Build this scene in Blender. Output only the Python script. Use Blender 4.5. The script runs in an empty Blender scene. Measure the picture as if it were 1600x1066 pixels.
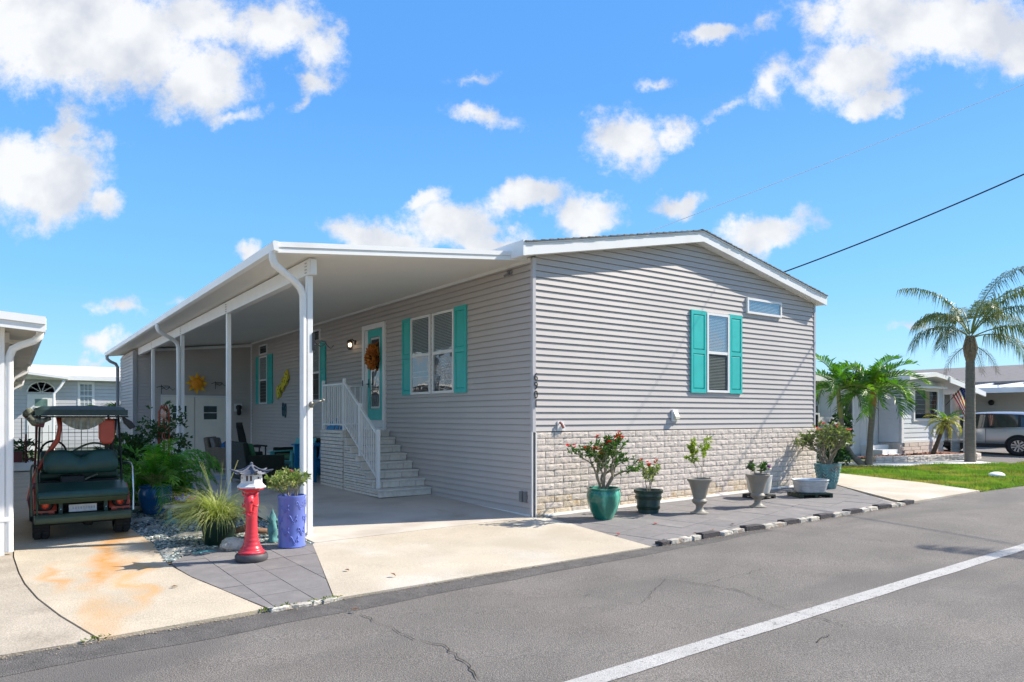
import bpy, bmesh, math, random
from mathutils import Vector, Matrix, noise
random.seed(7)
S = bpy.context.scene
COL = S.collection
R_ = math.radians

# ---------------------------------------------------------------- camera
CAM = Vector((-6.218, -8.155, 1.48))
AZ = R_(54.4)
FWD = Vector((math.cos(AZ), math.sin(AZ), 0)); RGT = Vector((math.sin(AZ), -math.cos(AZ), 0))
cd = bpy.data.cameras.new('camera'); cam = bpy.data.objects.new('camera', cd); COL.objects.link(cam)
cam.location = CAM; cam.rotation_euler = (R_(90), 0, AZ - R_(90))
cd.sensor_width = 36; cd.lens = 24.66; cd.shift_y = (650 - 533) / 1600; cd.clip_start = .1; cd.clip_end = 3000
S.camera = cam
# ---------------------------------------------------------------- exposure
S.view_settings.view_transform = 'Standard'; S.view_settings.look = 'None'
S.view_settings.exposure = .98; S.view_settings.gamma = 1; S.view_settings.use_curve_mapping = False
S.cycles.max_bounces = 8; S.cycles.diffuse_bounces = 5; S.cycles.transparent_max_bounces = 16
S.cycles.use_denoising = True; S.cycles.sample_clamp_indirect = 8
# ---------------------------------------------------------------- sun
SUND = Vector((1.114, -.42, 1.03)).normalized()
sl = bpy.data.lights.new('sun', 'SUN'); sl.energy = 4.2; sl.angle = R_(.5); sl.color = (1, .93, .82)
so = bpy.data.objects.new('sun', sl); COL.objects.link(so); so.location = (20, -20, 30)
so.rotation_euler = (-SUND).to_track_quat('-Z', 'Y').to_euler()
# ---------------------------------------------------------------- world
W = bpy.data.worlds.new('World'); S.world = W; W.use_nodes = True
nt = W.node_tree; nt.nodes.clear()
def N(t, **k):
    n = nt.nodes.new(t)
    for a, b in k.items(): setattr(n, a, b)
    return n
def L(a, b): nt.links.new(a, b)
def math_(op, a, b=None, c=None, clamp=False):
    n = N('ShaderNodeMath', operation=op, use_clamp=clamp)
    for i, v in enumerate((a, b, c)):
        if v is None: continue
        if isinstance(v, (int, float)): n.inputs[i].default_value = v
        else: L(v, n.inputs[i])
    return n.outputs[0]
out = N('ShaderNodeOutputWorld')
sky = N('ShaderNodeTexSky', sky_type='NISHITA', sun_disc=False)
sky.sun_elevation = math.asin(SUND.z); sky.sun_rotation = math.atan2(SUND.x, SUND.y)
sky.altitude = 0; sky.air_density = 1.0; sky.dust_density = .25; sky.ozone_density = 2.2
hs = N('ShaderNodeHueSaturation'); hs.inputs['Saturation'].default_value = 1.16; hs.inputs['Hue'].default_value = .503
L(sky.outputs[0], hs.inputs['Color'])
tc = N('ShaderNodeTexCoord')
sepz = N('ShaderNodeSeparateXYZ'); L(tc.outputs['Generated'], sepz.inputs[0])
gr = N('ShaderNodeValToRGB'); L(sepz.outputs[2], gr.inputs[0]); ge = gr.color_ramp.elements
ge[0].position = 0.0; ge[0].color = (.185, .345, .48, 1); ge[1].position = .16; ge[1].color = (.100, .275, .475, 1)
for p_, c_ in ((.42, (.054, .185, .44, 1)), (1.0, (.04, .14, .40, 1))): q_ = ge.new(p_); q_.color = c_
scl = N('ShaderNodeVectorMath', operation='SCALE'); L(gr.outputs[0], scl.inputs[0]); scl.inputs['Scale'].default_value = 1 / .11
mg = N('ShaderNodeMix', data_type='RGBA'); mg.inputs[0].default_value = .85; L(hs.outputs[0], mg.inputs[6]); L(scl.outputs[0], mg.inputs[7])
bg = N('ShaderNodeBackground'); bg.inputs[1].default_value = .128; L(mg.outputs[2], bg.inputs[0])
def dot(v):
    n = N('ShaderNodeVectorMath', operation='DOT_PRODUCT'); L(tc.outputs['Generated'], n.inputs[0]); n.inputs[1].default_value = v
    return n.outputs['Value']
df, dr, du = dot(FWD), dot(RGT), dot((0, 0, 1))
dfm = math_('MAXIMUM', df, .02)
u_ = math_('MULTIPLY', math_('DIVIDE', dr, dfm), 10.96)
v_ = math_('MULTIPLY', math_('DIVIDE', du, dfm), 10.96)
cx = N('ShaderNodeCombineXYZ'); L(u_, cx.inputs[0]); L(v_, cx.inputs[1])
nz = N('ShaderNodeTexNoise'); nz.inputs['Scale'].default_value = 1.1; nz.inputs['Detail'].default_value = 8; nz.inputs['Roughness'].default_value = .62
L(cx.outputs[0], nz.inputs['Vector'])
wv = N('ShaderNodeVectorMath', operation='SUBTRACT'); L(nz.outputs['Color'], wv.inputs[0]); wv.inputs[1].default_value = (.5, .5, .5)
ws = N('ShaderNodeVectorMath', operation='MULTIPLY_ADD'); L(wv.outputs[0], ws.inputs[0]); ws.inputs[1].default_value = (.95, .95, 0); L(cx.outputs[0], ws.inputs[2])
CL = [(150,60,240,105,-6,1.2),(310,130,95,65,20,1.1),(60,30,180,70,0,1.2),(290,30,90,60,0,.9),(430,40,90,55,0,1),(505,85,42,45,0,.7),(485,130,36,22,-10,.6),(345,45,120,40,10,.8),
      (50,275,130,85,0,1.25),(165,310,38,28,0,.8),(95,205,60,30,20,.8),(600,368,105,32,0,1.1),(712,345,80,42,-10,1.1),(672,308,38,20,30,.9),(765,372,70,22,0,1),
      (830,308,75,26,10,1),(912,335,66,40,0,1.15),(1052,315,58,22,0,.9),(980,215,70,52,0,1.15),(1055,212,44,22,0,.7),(1105,57,42,19,0,.8),(1022,122,24,10,0,.4),
      (1470,40,230,70,-4,1.25),(1335,105,95,62,20,1.1),(1365,160,55,22,5,.9),(1210,130,30,42,0,.55),(1590,85,60,50,0,1),(1195,365,80,32,10,1),(1300,20,60,40,0,.9),
      (755,182,60,16,-14,.55),(390,388,24,20,0,.8),(190,487,50,13,-8,.5),(168,543,40,17,0,.7),(1420,507,38,7,0,.4),(145,568,26,9,0,.5),(360,185,55,14,8,.5),(470,160,22,14,60,.4),(95,225,90,18,0,.6),(1190,45,24,14,20,.35),(740,120,30,8,20,.3),(1500,100,30,14,-30,.35),(535,365,40,14,0,.6),(300,475,30,6,0,.22),(1140,165,36,10,25,.35)]
f = None
for (x, y, rx, ry, rot, s) in CL:
    m = N('ShaderNodeMapping', vector_type='TEXTURE'); L(ws.outputs[0], m.inputs[0])
    m.inputs['Location'].default_value = ((x - 800) / 100, (650 - y) / 100, 0); m.inputs['Rotation'].default_value = (0, 0, R_(rot)); m.inputs['Scale'].default_value = (rx / 100, ry / 100, 1)
    ln = N('ShaderNodeVectorMath', operation='LENGTH'); L(m.outputs[0], ln.inputs[0])
    g = math_('MULTIPLY', math_('SUBTRACT', 1.0, ln.outputs['Value']), s)
    f = g if f is None else math_('MAXIMUM', f, g)
# far from the frame the same kind of cumulus goes on, laid out by noise on the whole dome
dome = N('ShaderNodeTexNoise'); dome.inputs['Scale'].default_value = 2.6; dome.inputs['Detail'].default_value = 7; dome.inputs['Roughness'].default_value = .6
mp = N('ShaderNodeMapping'); mp.inputs['Scale'].default_value = (1, 1, 2.2); L(tc.outputs['Generated'], mp.inputs[0]); L(mp.outputs[0], dome.inputs['Vector'])
outside = math_('SUBTRACT', 1.0, math_('MULTIPLY', math_('LESS_THAN', math_('ABSOLUTE', u_), 9.6), math_('MULTIPLY', math_('LESS_THAN', v_, 7.6), math_('GREATER_THAN', df, .05))))
fd = math_('SUBTRACT', math_('MULTIPLY', math_('SUBTRACT', dome.outputs['Fac'], .525), 6.0), math_('MULTIPLY', math_('SUBTRACT', 1.0, outside), 9.0))
f = math_('MAXIMUM', math_('MAXIMUM', f, fd), -1.0)
nz2 = N('ShaderNodeTexNoise'); nz2.inputs['Scale'].default_value = 2.1; nz2.inputs['Detail'].default_value = 12; nz2.inputs['Roughness'].default_value = .70
L(cx.outputs[0], nz2.inputs['Vector'])
dens = math_('ADD', f, math_('MULTIPLY', math_('SUBTRACT', nz2.outputs['Fac'], .48), 1.6))
sm = N('ShaderNodeMapRange', interpolation_type='SMOOTHSTEP'); L(dens, sm.inputs[0]); sm.inputs[1].default_value = -.12; sm.inputs[2].default_value = .62
hz = math_('MULTIPLY', sm.outputs[0], math_('MULTIPLY', math_('MAXIMUM', du, 0), 14, clamp=True))
hz = math_('MULTIPLY', hz, .97)
cr = N('ShaderNodeValToRGB'); cr.color_ramp.elements[0].position = .36; cr.color_ramp.elements[0].color = (.36, .378, .415, 1)
cr.color_ramp.elements[1].position = .60; cr.color_ramp.elements[1].color = (.50, .505, .51, 1)
nz3 = N('ShaderNodeTexNoise'); nz3.inputs['Scale'].default_value = 1.1; nz3.inputs['Detail'].default_value = 5; L(cx.outputs[0], nz3.inputs['Vector'])
L(nz3.outputs['Fac'], cr.inputs[0])
bg2 = N('ShaderNodeBackground'); L(cr.outputs[0], bg2.inputs[0]); bg2.inputs[1].default_value = 1.0
mx = N('ShaderNodeMixShader'); L(hz, mx.inputs[0]); L(bg.outputs[0], mx.inputs[1]); L(bg2.outputs[0], mx.inputs[2]); L(mx.outputs[0], out.inputs[0])

# ---------------------------------------------------------------- helpers
def clampf(a, lo, hi): return max(lo, min(hi, a))
def gz(x, y): return .011 * clampf(x, -12, 9) + .018 * clampf(y, -12, 5)   # the street side falls away a little
def gp(x, y, dz=0): return Vector((x, y, gz(x, y) + dz))

def mat(name, col, rough=.6, var=.10, vs=5, bump=0, bs=60, metal=0, spec=.4, rnd=0, col2=None, c2s=3, c2t=(.55, .7), stretch=None, coat=0, trans=0, speck=None, bd=.02, det=5):
    m = bpy.data.materials.new(name); m.use_nodes = True; t = m.node_tree; b = t.nodes['Principled BSDF']
    def n(ty, **k):
        q = t.nodes.new(ty)
        for a, v in k.items(): setattr(q, a, v)
        return q
    l = t.links.new
    co = n('ShaderNodeTexCoord'); src = co.outputs['Object']
    if rnd:
        oi = n('ShaderNodeObjectInfo'); sc = n('ShaderNodeVectorMath', operation='MULTIPLY_ADD')
        cb = n('ShaderNodeCombineXYZ')
        for i in range(3): l(oi.outputs['Random'], cb.inputs[i])
        l(cb.outputs[0], sc.inputs[0]); sc.inputs[1].default_value = (37, 53, 71); l(src, sc.inputs[2]); src = sc.outputs[0]
    if stretch:
        mp = n('ShaderNodeMapping'); mp.inputs['Scale'].default_value = stretch; l(src, mp.inputs[0]); src = mp.outputs[0]
    no = n('ShaderNodeTexNoise'); no.inputs['Scale'].default_value = vs; no.inputs['Detail'].default_value = det; no.inputs['Roughness'].default_value = .6; l(src, no.inputs['Vector'])
    mr = n('ShaderNodeMapRange'); l(no.outputs['Fac'], mr.inputs[0]); mr.inputs[1].default_value = .3; mr.inputs[2].default_value = .7
    mr.inputs[3].default_value = 1 - var; mr.inputs[4].default_value = 1 + var
    val = mr.outputs[0]
    if rnd:
        r2 = n('ShaderNodeMapRange'); l(oi.outputs['Random'], r2.inputs[0]); r2.inputs[3].default_value = 1 - rnd; r2.inputs[4].default_value = 1 + rnd
        mu = n('ShaderNodeMath', operation='MULTIPLY'); l(val, mu.inputs[0]); l(r2.outputs[0], mu.inputs[1]); val = mu.outputs[0]
    c = n('ShaderNodeRGB'); c.outputs[0].default_value = (*col, 1); csrc = c.outputs[0]
    if col2:
        n2 = n('ShaderNodeTexNoise'); n2.inputs['Scale'].default_value = c2s; n2.inputs['Detail'].default_value = 6; l(src, n2.inputs['Vector'])
        m2 = n('ShaderNodeMapRange', interpolation_type='SMOOTHSTEP'); l(n2.outputs['Fac'], m2.inputs[0]); m2.inputs[1].default_value = c2t[0]; m2.inputs[2].default_value = c2t[1]
        mi = n('ShaderNodeMix', data_type='RGBA'); l(m2.outputs[0], mi.inputs[0]); l(csrc, mi.inputs[6]); mi.inputs[7].default_value = (*col2, 1); csrc = mi.outputs[2]
    if speck:
        n3 = n('ShaderNodeTexNoise'); n3.inputs['Scale'].default_value = speck[0]; n3.inputs['Detail'].default_value = 2; l(src, n3.inputs['Vector'])
        m3 = n('ShaderNodeMapRange'); l(n3.outputs['Fac'], m3.inputs[0]); m3.inputs[1].default_value = .35; m3.inputs[2].default_value = .65; m3.inputs[3].default_value = 1 - speck[1]; m3.inputs[4].default_value = 1 + speck[1]
        mu = n('ShaderNodeMath', operation='MULTIPLY'); l(val, mu.inputs[0]); l(m3.outputs[0], mu.inputs[1]); val = mu.outputs[0]
    vm = n('ShaderNodeVectorMath', operation='SCALE'); l(csrc, vm.inputs[0]); l(val, vm.inputs['Scale'])
    l(vm.outputs[0], b.inputs['Base Color'])
    b.inputs['Roughness'].default_value = rough; b.inputs['Metallic'].default_value = metal
    b.inputs['Specular IOR Level'].default_value = spec; b.inputs['Coat Weight'].default_value = coat
    if bump:
        nb = n('ShaderNodeTexNoise'); nb.inputs['Scale'].default_value = bs; nb.inputs['Detail'].default_value = 4; l(src, nb.inputs['Vector'])
        bn = n('ShaderNodeBump'); bn.inputs['Strength'].default_value = bump; bn.inputs['Distance'].default_value = bd; l(nb.outputs['Fac'], bn.inputs['Height']); l(bn.outputs[0], b.inputs['Normal'])
    if trans:
        tr = n('ShaderNodeBsdfTranslucent'); v2 = n('ShaderNodeVectorMath', operation='MULTIPLY'); l(vm.outputs[0], v2.inputs[0]); v2.inputs[1].default_value = (1.5, 1.7, .6); l(v2.outputs[0], tr.inputs[0])
        ms = n('ShaderNodeMixShader'); ms.inputs[0].default_value = trans; l(b.outputs[0], ms.inputs[1]); l(tr.outputs[0], ms.inputs[2]); l(ms.outputs[0], t.nodes['Material Output'].inputs[0])
    return m
def emis(name, col, s):
    m = mat(name, col); b = m.node_tree.nodes['Principled BSDF']; b.inputs['Emission Color'].default_value = (*col, 1); b.inputs['Emission Strength'].default_value = s; return m
def glass(name, tint=(.80, .85, .85), refl=.10):
    m = bpy.data.materials.new(name); m.use_nodes = True; t = m.node_tree; t.nodes.remove(t.nodes['Principled BSDF']); l = t.links.new
    tr = t.nodes.new('ShaderNodeBsdfTransparent'); tr.inputs[0].default_value = (*tint, 1)
    gl = t.nodes.new('ShaderNodeBsdfGlossy'); gl.inputs['Roughness'].default_value = .02
    fr = t.nodes.new('ShaderNodeFresnel'); fr.inputs[0].default_value = 1.5
    no = t.nodes.new('ShaderNodeTexNoise'); no.inputs['Scale'].default_value = 2.2; bm_ = t.nodes.new('ShaderNodeBump'); bm_.inputs['Strength'].default_value = .3; bm_.inputs['Distance'].default_value = .02
    co = t.nodes.new('ShaderNodeTexCoord'); l(co.outputs['Object'], no.inputs['Vector']); l(no.outputs['Fac'], bm_.inputs['Height']); l(bm_.outputs[0], gl.inputs['Normal'])
    ad = t.nodes.new('ShaderNodeMath'); ad.operation = 'ADD'; sc_ = t.nodes.new('ShaderNodeMath'); sc_.operation = 'MULTIPLY'; sc_.inputs[1].default_value = .22; l(fr.outputs[0], sc_.inputs[0]); l(sc_.outputs[0], ad.inputs[0]); ad.inputs[1].default_value = refl
    ms = t.nodes.new('ShaderNodeMixShader'); l(ad.outputs[0], ms.inputs[0]); l(tr.outputs[0], ms.inputs[1]); l(gl.outputs[0], ms.inputs[2]); l(ms.outputs[0], t.nodes['Material Output'].inputs[0])
    return m

class MB:
    def __init__(s): s.v = []; s.f = []; s.m = []; s.mi = 0
    def face(s, pts):
        i = len(s.v); s.v += [tuple(p) for p in pts]; s.f.append(tuple(range(i, i + len(pts)))); s.m.append(s.mi)
    def box(s, x0, x1, y0, y1, z0, z1, fr=None):
        c = [(x0, y0, z0), (x1, y0, z0), (x1, y1, z0), (x0, y1, z0), (x0, y0, z1), (x1, y0, z1), (x1, y1, z1), (x0, y1, z1)]
        if fr: c = [fr(*p) for p in c]
        s.hexa(c)
    def hexa(s, c):
        i = len(s.v); s.v += [tuple(p) for p in c]
        for q in ((0, 3, 2, 1), (4, 5, 6, 7), (0, 1, 5, 4), (1, 2, 6, 5), (2, 3, 7, 6), (3, 0, 4, 7)): s.f.append(tuple(i + k for k in q)); s.m.append(s.mi)
    def prism(s, poly, a, b, fr):           # poly of (p,q); fr(p,q,t)
        n = len(poly); i = len(s.v)
        s.v += [tuple(fr(p, q, a)) for p, q in poly] + [tuple(fr(p, q, b)) for p, q in poly]
        s.f.append(tuple(i + k for k in range(n))[::-1]); s.f.append(tuple(i + n + k for k in range(n))); s.m += [s.mi] * 2
        for k in range(n):
            k2 = (k + 1) % n; s.f.append((i + k, i + k2, i + n + k2, i + n + k)); s.m.append(s.mi)
    def tube(s, pts, r, n=8, cap=True, sq=None):
        pts = [Vector(p) for p in pts]; rr = r if isinstance(r, (list, tuple)) else [r] * len(pts)
        i0 = len(s.v); up = None
        for k, p in enumerate(pts):
            t = (pts[min(k + 1, len(pts) - 1)] - pts[max(k - 1, 0)]).normalized()
            if up is None:
                up = Vector((0, 0, 1)) if abs(t.z) < .9 else Vector((0, 1, 0))
            a = t.cross(up).normalized(); up = a.cross(t).normalized(); b = up
            for j in range(n):
                an = 2 * math.pi * (j + .5) / n
                q = p + a * math.cos(an) * rr[k] * (sq[0] if sq else 1) + b * math.sin(an) * rr[k] * (sq[1] if sq else 1); s.v.append(tuple(q))
        for k in range(len(pts) - 1):
            for j in range(n):
                j2 = (j + 1) % n; s.f.append((i0 + k * n + j, i0 + k * n + j2, i0 + (k + 1) * n + j2, i0 + (k + 1) * n + j)); s.m.append(s.mi)
        if cap:
            s.f.append(tuple(i0 + j for j in range(n))[::-1]); s.f.append(tuple(i0 + (len(pts) - 1) * n + j for j in range(n))); s.m += [s.mi] * 2
    def lathe(s, prof, n=24, c=(0, 0, 0), fn=None, close=True, ax='z'):
        i0 = len(s.v)
        for k, (r, z) in enumerate(prof):
            for j in range(n):
                an = 2 * math.pi * j / n; rr = fn(r, z, an) if fn else r
                q = (rr * math.cos(an), rr * math.sin(an), z)
                if ax == 'x': q = (z, q[0], q[1])
                if ax == 'y': q = (q[0], z, q[1])
                s.v.append((c[0] + q[0], c[1] + q[1], c[2] + q[2]))
        for k in range(len(prof) - 1):
            for j in range(n):
                j2 = (j + 1) % n; s.f.append((i0 + k * n + j, i0 + k * n + j2, i0 + (k + 1) * n + j2, i0 + (k + 1) * n + j)); s.m.append(s.mi)
        if close:
            s.f.append(tuple(i0 + j for j in range(n))[::-1]); s.f.append(tuple(i0 + (len(prof) - 1) * n + j for j in range(n))); s.m += [s.mi] * 2
    def grid(s, fn, nu, nv, closed_u=False):
        i0 = len(s.v); w = nu + 1
        for b in range(nv + 1):
            for a in range(nu + 1): s.v.append(tuple(fn(a / nu, b / nv)))
        for b in range(nv):
            for a in range(nu): s.f.append((i0 + b * w + a, i0 + b * w + a + 1, i0 + (b + 1) * w + a + 1, i0 + (b + 1) * w + a)); s.m.append(s.mi)
    def ball(s, c, r, n=10, m=7, sq=(1, 1, 1), nz=0, seed=0):
        prof = []
        i0 = len(s.v)
        for k in range(m + 1):
            th = math.pi * k / m
            for j in range(n):
                an = 2 * math.pi * j / n; d = Vector((math.sin(th) * math.cos(an), math.sin(th) * math.sin(an), -math.cos(th)))
                q = 1 + nz * noise.noise(d * 1.7 + Vector((seed * 3.1, seed, 0))) if nz else 1
                s.v.append((c[0] + d.x * r * sq[0] * q, c[1] + d.y * r * sq[1] * q, c[2] + d.z * r * sq[2] * q))
        for k in range(m):
            for j in range(n):
                j2 = (j + 1) % n; s.f.append((i0 + k * n + j, i0 + k * n + j2, i0 + (k + 1) * n + j2, i0 + (k + 1) * n + j)); s.m.append(s.mi)
    def leaf(s, p, d, l, w, up=None, fold=.25):
        d = d.normalized(); u = up or Vector((random.uniform(-1, 1), random.uniform(-1, 1), random.uniform(-.2, 1)))
        a = d.cross(u)
        if a.length < 1e-3: a = d.orthogonal()
        a = a.normalized() * w * .5; nn = a.cross(d).normalized() * w * fold
        i = len(s.v); mid = p + d * l * .5
        s.v += [tuple(p), tuple(mid + a + nn), tuple(p + d * l), tuple(mid - a + nn)]
        s.f.append((i, i + 1, i + 2)); s.f.append((i, i + 2, i + 3)); s.m += [s.mi] * 2
    def build(s, name, mt, parent=None, smooth=False, bev=0, loc=None, fix=False, kind=None):
        me = bpy.data.meshes.new(name); me.from_pydata(s.v, [], s.f)
        mts = mt if isinstance(mt, (list, tuple)) else [mt]
        for q in mts: me.materials.append(q)
        if len(mts) > 1: me.polygons.foreach_set('material_index', s.m)
        if fix:
            bm = bmesh.new(); bm.from_mesh(me); bmesh.ops.remove_doubles(bm, verts=bm.verts, dist=1e-5); bmesh.ops.recalc_face_normals(bm, faces=bm.faces); bm.to_mesh(me); bm.free()
        if smooth: me.shade_smooth() if smooth is True else me.set_sharp_from_angle(angle=R_(smooth))
        me.update()
        o = bpy.data.objects.new(name, me); COL.objects.link(o)
        if parent: o.parent = parent
        if loc: o.location = loc
        if bev:
            b = o.modifiers.new('bevel', 'BEVEL'); b.width = bev; b.segments = 2; b.limit_method = 'ANGLE'; b.angle_limit = R_(40)
        if kind: o['kind'] = kind
        return o
    def bbuild(s, name, mt, parent=None, **k): return s.build(name, mt, parent, fix=True, **k)
def obj_copy(o, name, parent, loc=None, rot=None, scale=None):
    c = o.copy(); c.name = name; COL.objects.link(c); c.parent = parent
    if loc is not None: c.location = loc
    if rot is not None: c.rotation_euler = rot
    if scale is not None: c.scale = scale
    return c
def thing(name, label, cat, loc=(0, 0, 0), rz=0, group=None, sc=1):
    o = bpy.data.objects.new(name, None); COL.objects.link(o); o.location = loc; o.rotation_euler = (0, 0, rz); o.scale = (sc, sc, sc)
    o.empty_display_size = .1
    return tag(o, label, cat, group)
def tag(o, label, cat, group=None):
    o['label'] = label; o['category'] = cat
    if group: o['group'] = group
    return o
def copy_tree(o, parent=None):
    c = o.copy(); COL.objects.link(c); c.parent = parent
    for ch in [q for q in bpy.data.objects if q.parent == o]: copy_tree(ch, c)
    return c
def clip(poly, a, b, c):                    # keep a*x+b*y<=c
    o = []
    for i in range(len(poly)):
        p, q = poly[i], poly[(i + 1) % len(poly)]; dp, dq = a * p[0] + b * p[1] - c, a * q[0] + b * q[1] - c
        if dp <= 0: o.append(p)
        if dp * dq < 0: t = dp / (dp - dq); o.append((p[0] + t * (q[0] - p[0]), p[1] + t * (q[1] - p[1])))
    return o
def cells(poly):
    for xa, xb in ((-1e4, -12), (-12, 9), (9, 1e4)):
        for ya, yb in ((-1e4, -12), (-12, 5), (5, 1e4)):
            q = clip(clip(clip(clip(poly, 1, 0, xb), -1, 0, -xa), 0, 1, yb), 0, -1, -ya)
            if len(q) > 2: yield q
def sheet(name, poly, dz, m, thick=0, parent=None, kind='structure'):
    b = MB()
    for q in cells(poly): b.face([gp(x, y, dz) for x, y in q])
    if thick:
        for i in range(len(poly)):
            p, q = poly[i], poly[(i + 1) % len(poly)]; b.face([gp(*p, dz), gp(*q, dz), gp(*q, dz - thick), gp(*p, dz - thick)])
    o = b.build(name, m, parent)
    if kind: o['kind'] = kind
    return o
def area(p): return sum(p[i][0] * p[(i + 1) % len(p)][1] - p[(i + 1) % len(p)][0] * p[i][1] for i in range(len(p))) / 2
def clip_convex(poly, cell):
    if area(cell) < 0: cell = cell[::-1]
    for i in range(len(cell)):
        p, q = cell[i], cell[(i + 1) % len(cell)]; nx, ny = q[1] - p[1], -(q[0] - p[0]); poly = clip(poly, nx, ny, nx * p[0] + ny * p[1])
        if len(poly) < 3: return []
    return poly
def inset(poly, d):
    if area(poly) < 0: poly = poly[::-1]
    q = poly
    for i in range(len(poly)):
        a, b = poly[i], poly[(i + 1) % len(poly)]; nx, ny = b[1] - a[1], -(b[0] - a[0]); l = math.hypot(nx, ny)
        if l < 1e-6: continue
        q = clip(q, nx / l, ny / l, (nx * a[0] + ny * a[1]) / l - d)
        if len(q) < 3: return []
    return q

# ---------------------------------------------------------------- materials
M = {}
M['siding'] = mat('siding_vinyl', (.490, .447, .420), .5, .05, .9, spec=.3, stretch=(1, 1, 3))
M['siding_side'] = M['siding']
M['white'] = mat('white_painted_metal', (.80, .79, .77), .4, .03, 2, col2=(.70, .68, .64), c2s=1.3, c2t=(.55, .8))
M['white2'] = mat('white_vinyl_trim', (.78, .77, .75), .45, .03, 4)
M['ceil'] = mat('ceiling_panel', (.84, .80, .73), .55, .03, .7)
M['teal'] = mat('teal_paint', (.035, .46, .42), .42, .06, 6, rnd=.03)
M['block'] = mat('split_face_block', (.64, .555, .48), .9, .12, 30, bump=.5, bs=70, rnd=.05, col2=(.60, .52, .45), c2s=6, bd=.014)
M['block_low'] = mat('split_face_block_rusty', (.64, .53, .40), .9, .10, 30, bump=.7, bs=70, rnd=.06, col2=(.52, .36, .19), c2s=5, bd=.014)
M['mortar'] = mat('mortar', (.34, .30, .26), .95, .15, 20)
M['stepblock'] = mat('step_block', (.70, .64, .56), .85, .12, 14, bump=.5, bs=70, rnd=.06, bd=.006)
M['tread'] = mat('step_cap', (.66, .62, .56), .8, .08, 12, bump=.3, bs=90, bd=.004)
M['asphalt'] = mat('asphalt', (.172, .155, .138), .9, .16, 1.1, bump=.9, bs=120, speck=(95, .34), col2=(.185, .163, .142), c2s=.5, c2t=(.42, .68), bd=.012)
M['asphalt_edge'] = mat('asphalt_dark_edge', (.125, .115, .105), .9, .2, 7, bump=.8, bs=130, speck=(100, .35))
M['paint'] = mat('road_paint', (.43, .415, .39), .8, .10, 5, bump=.5, bs=140, speck=(110, .18), col2=(.22, .21, .20), c2s=30, c2t=(.58, .68))
M['concrete'] = mat('driveway_concrete', (.475, .41, .315), .85, .11, 1.3, bump=.5, bs=90, speck=(90, .16), col2=(.54, .50, .43), c2s=.8, c2t=(.45, .7), bd=.006)
M['concrete_rust'] = mat('rusty_concrete', (.47, .40, .30), .85, .13, 1.6, bump=.5, bs=90, speck=(90, .18), bd=.006)
M['concrete_old'] = mat('old_concrete', (.40, .345, .27), .9, .14, 2.5, bump=.5, bs=80, speck=(70, .16), col2=(.31, .26, .20), c2s=2, c2t=(.5, .75), bd=.008)
M['slab'] = mat('carport_slab', (.56, .50, .43), .7, .08, 1.6, bump=.2, bs=80, col2=(.45, .395, .33), c2s=1.0, c2t=(.45, .7), bd=.004)
M['paver'] = mat('grey_paver', (.20, .186, .180), .85, .10, 7, bump=.5, bs=110, rnd=.06, speck=(140, .14), col2=(.24, .22, .205), c2s=2.2, bd=.006)
M['black_stone'] = mat('black_stone', (.065, .056, .058), .6, .3, 20, bump=.8, bs=60, rnd=.2)
M['white_stone'] = mat('white_stone', (.50, .465, .40), .85, .22, 14, bump=.9, bs=40, rnd=.15, col2=(.40, .30, .22), c2s=6, c2t=(.55, .7))
M['rock'] = mat('rock', (.30, .285, .25), .9, .3, 8, bump=.9, bs=30, rnd=.2, col2=(.42, .38, .32), c2s=5)
M['pebble'] = mat('pebbles', (.17, .21, .20), .8, .9, 26, det=1, col2=(.42, .40, .36), c2s=22, c2t=(.52, .58))
M['soil'] = mat('soil', (.07, .055, .042), .95, .4, 14, bump=.9, bs=50)
M['mulch'] = mat('red_mulch', (.20, .085, .055), .95, .4, 20, bump=.9, bs=50)
M['ground'] = mat('dirt_and_grass', (.10, .12, .05), .95, .3, 2, bump=.6, bs=40)
M['lawn'] = mat('lawn_soil', (.16, .20, .045), .95, .3, 1.5, bump=.7, bs=60, col2=(.24, .19, .07), c2s=.9)
M['grass'] = mat('grass_blades', (.15, .25, .035), .7, .4, 1.6, trans=.3, col2=(.36, .31, .09), c2s=.9, c2t=(.46, .68))
M['shingle'] = mat('roof_shingle', (.17, .16, .15), .9, .2, 6, bump=.8, bs=40, rnd=.1)
M['dark'] = mat('dark_interior', (.012, .013, .014), .8)  # near-black colour standing in for unlit interiors
M['blind_dark'] = mat('screened_blind', (.13, .13, .12), .7)  # darker slat colour stands in for the screen over the lower sash
M['blind'] = mat('blind_slat', (.70, .72, .74), .6, .03)
M['glass_sky'] = glass('bright_window_glass', (.6, .68, .75), .36)
M['glass'] = glass('window_glass', refl=.02)
M['glass_clear'] = glass('clear_plastic', (.9, .9, .88), .02)
M['blackmetal'] = mat('black_metal', (.02, .02, .022), .45, metal=.3)
M['grey_metal'] = mat('grey_metal', (.30, .30, .31), .4, metal=.7)
M['chrome'] = mat('chrome', (.6, .6, .62), .2, metal=.95)
M['number'] = mat('number_metal', (.045, .042, .04), .4, metal=.5)
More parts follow.
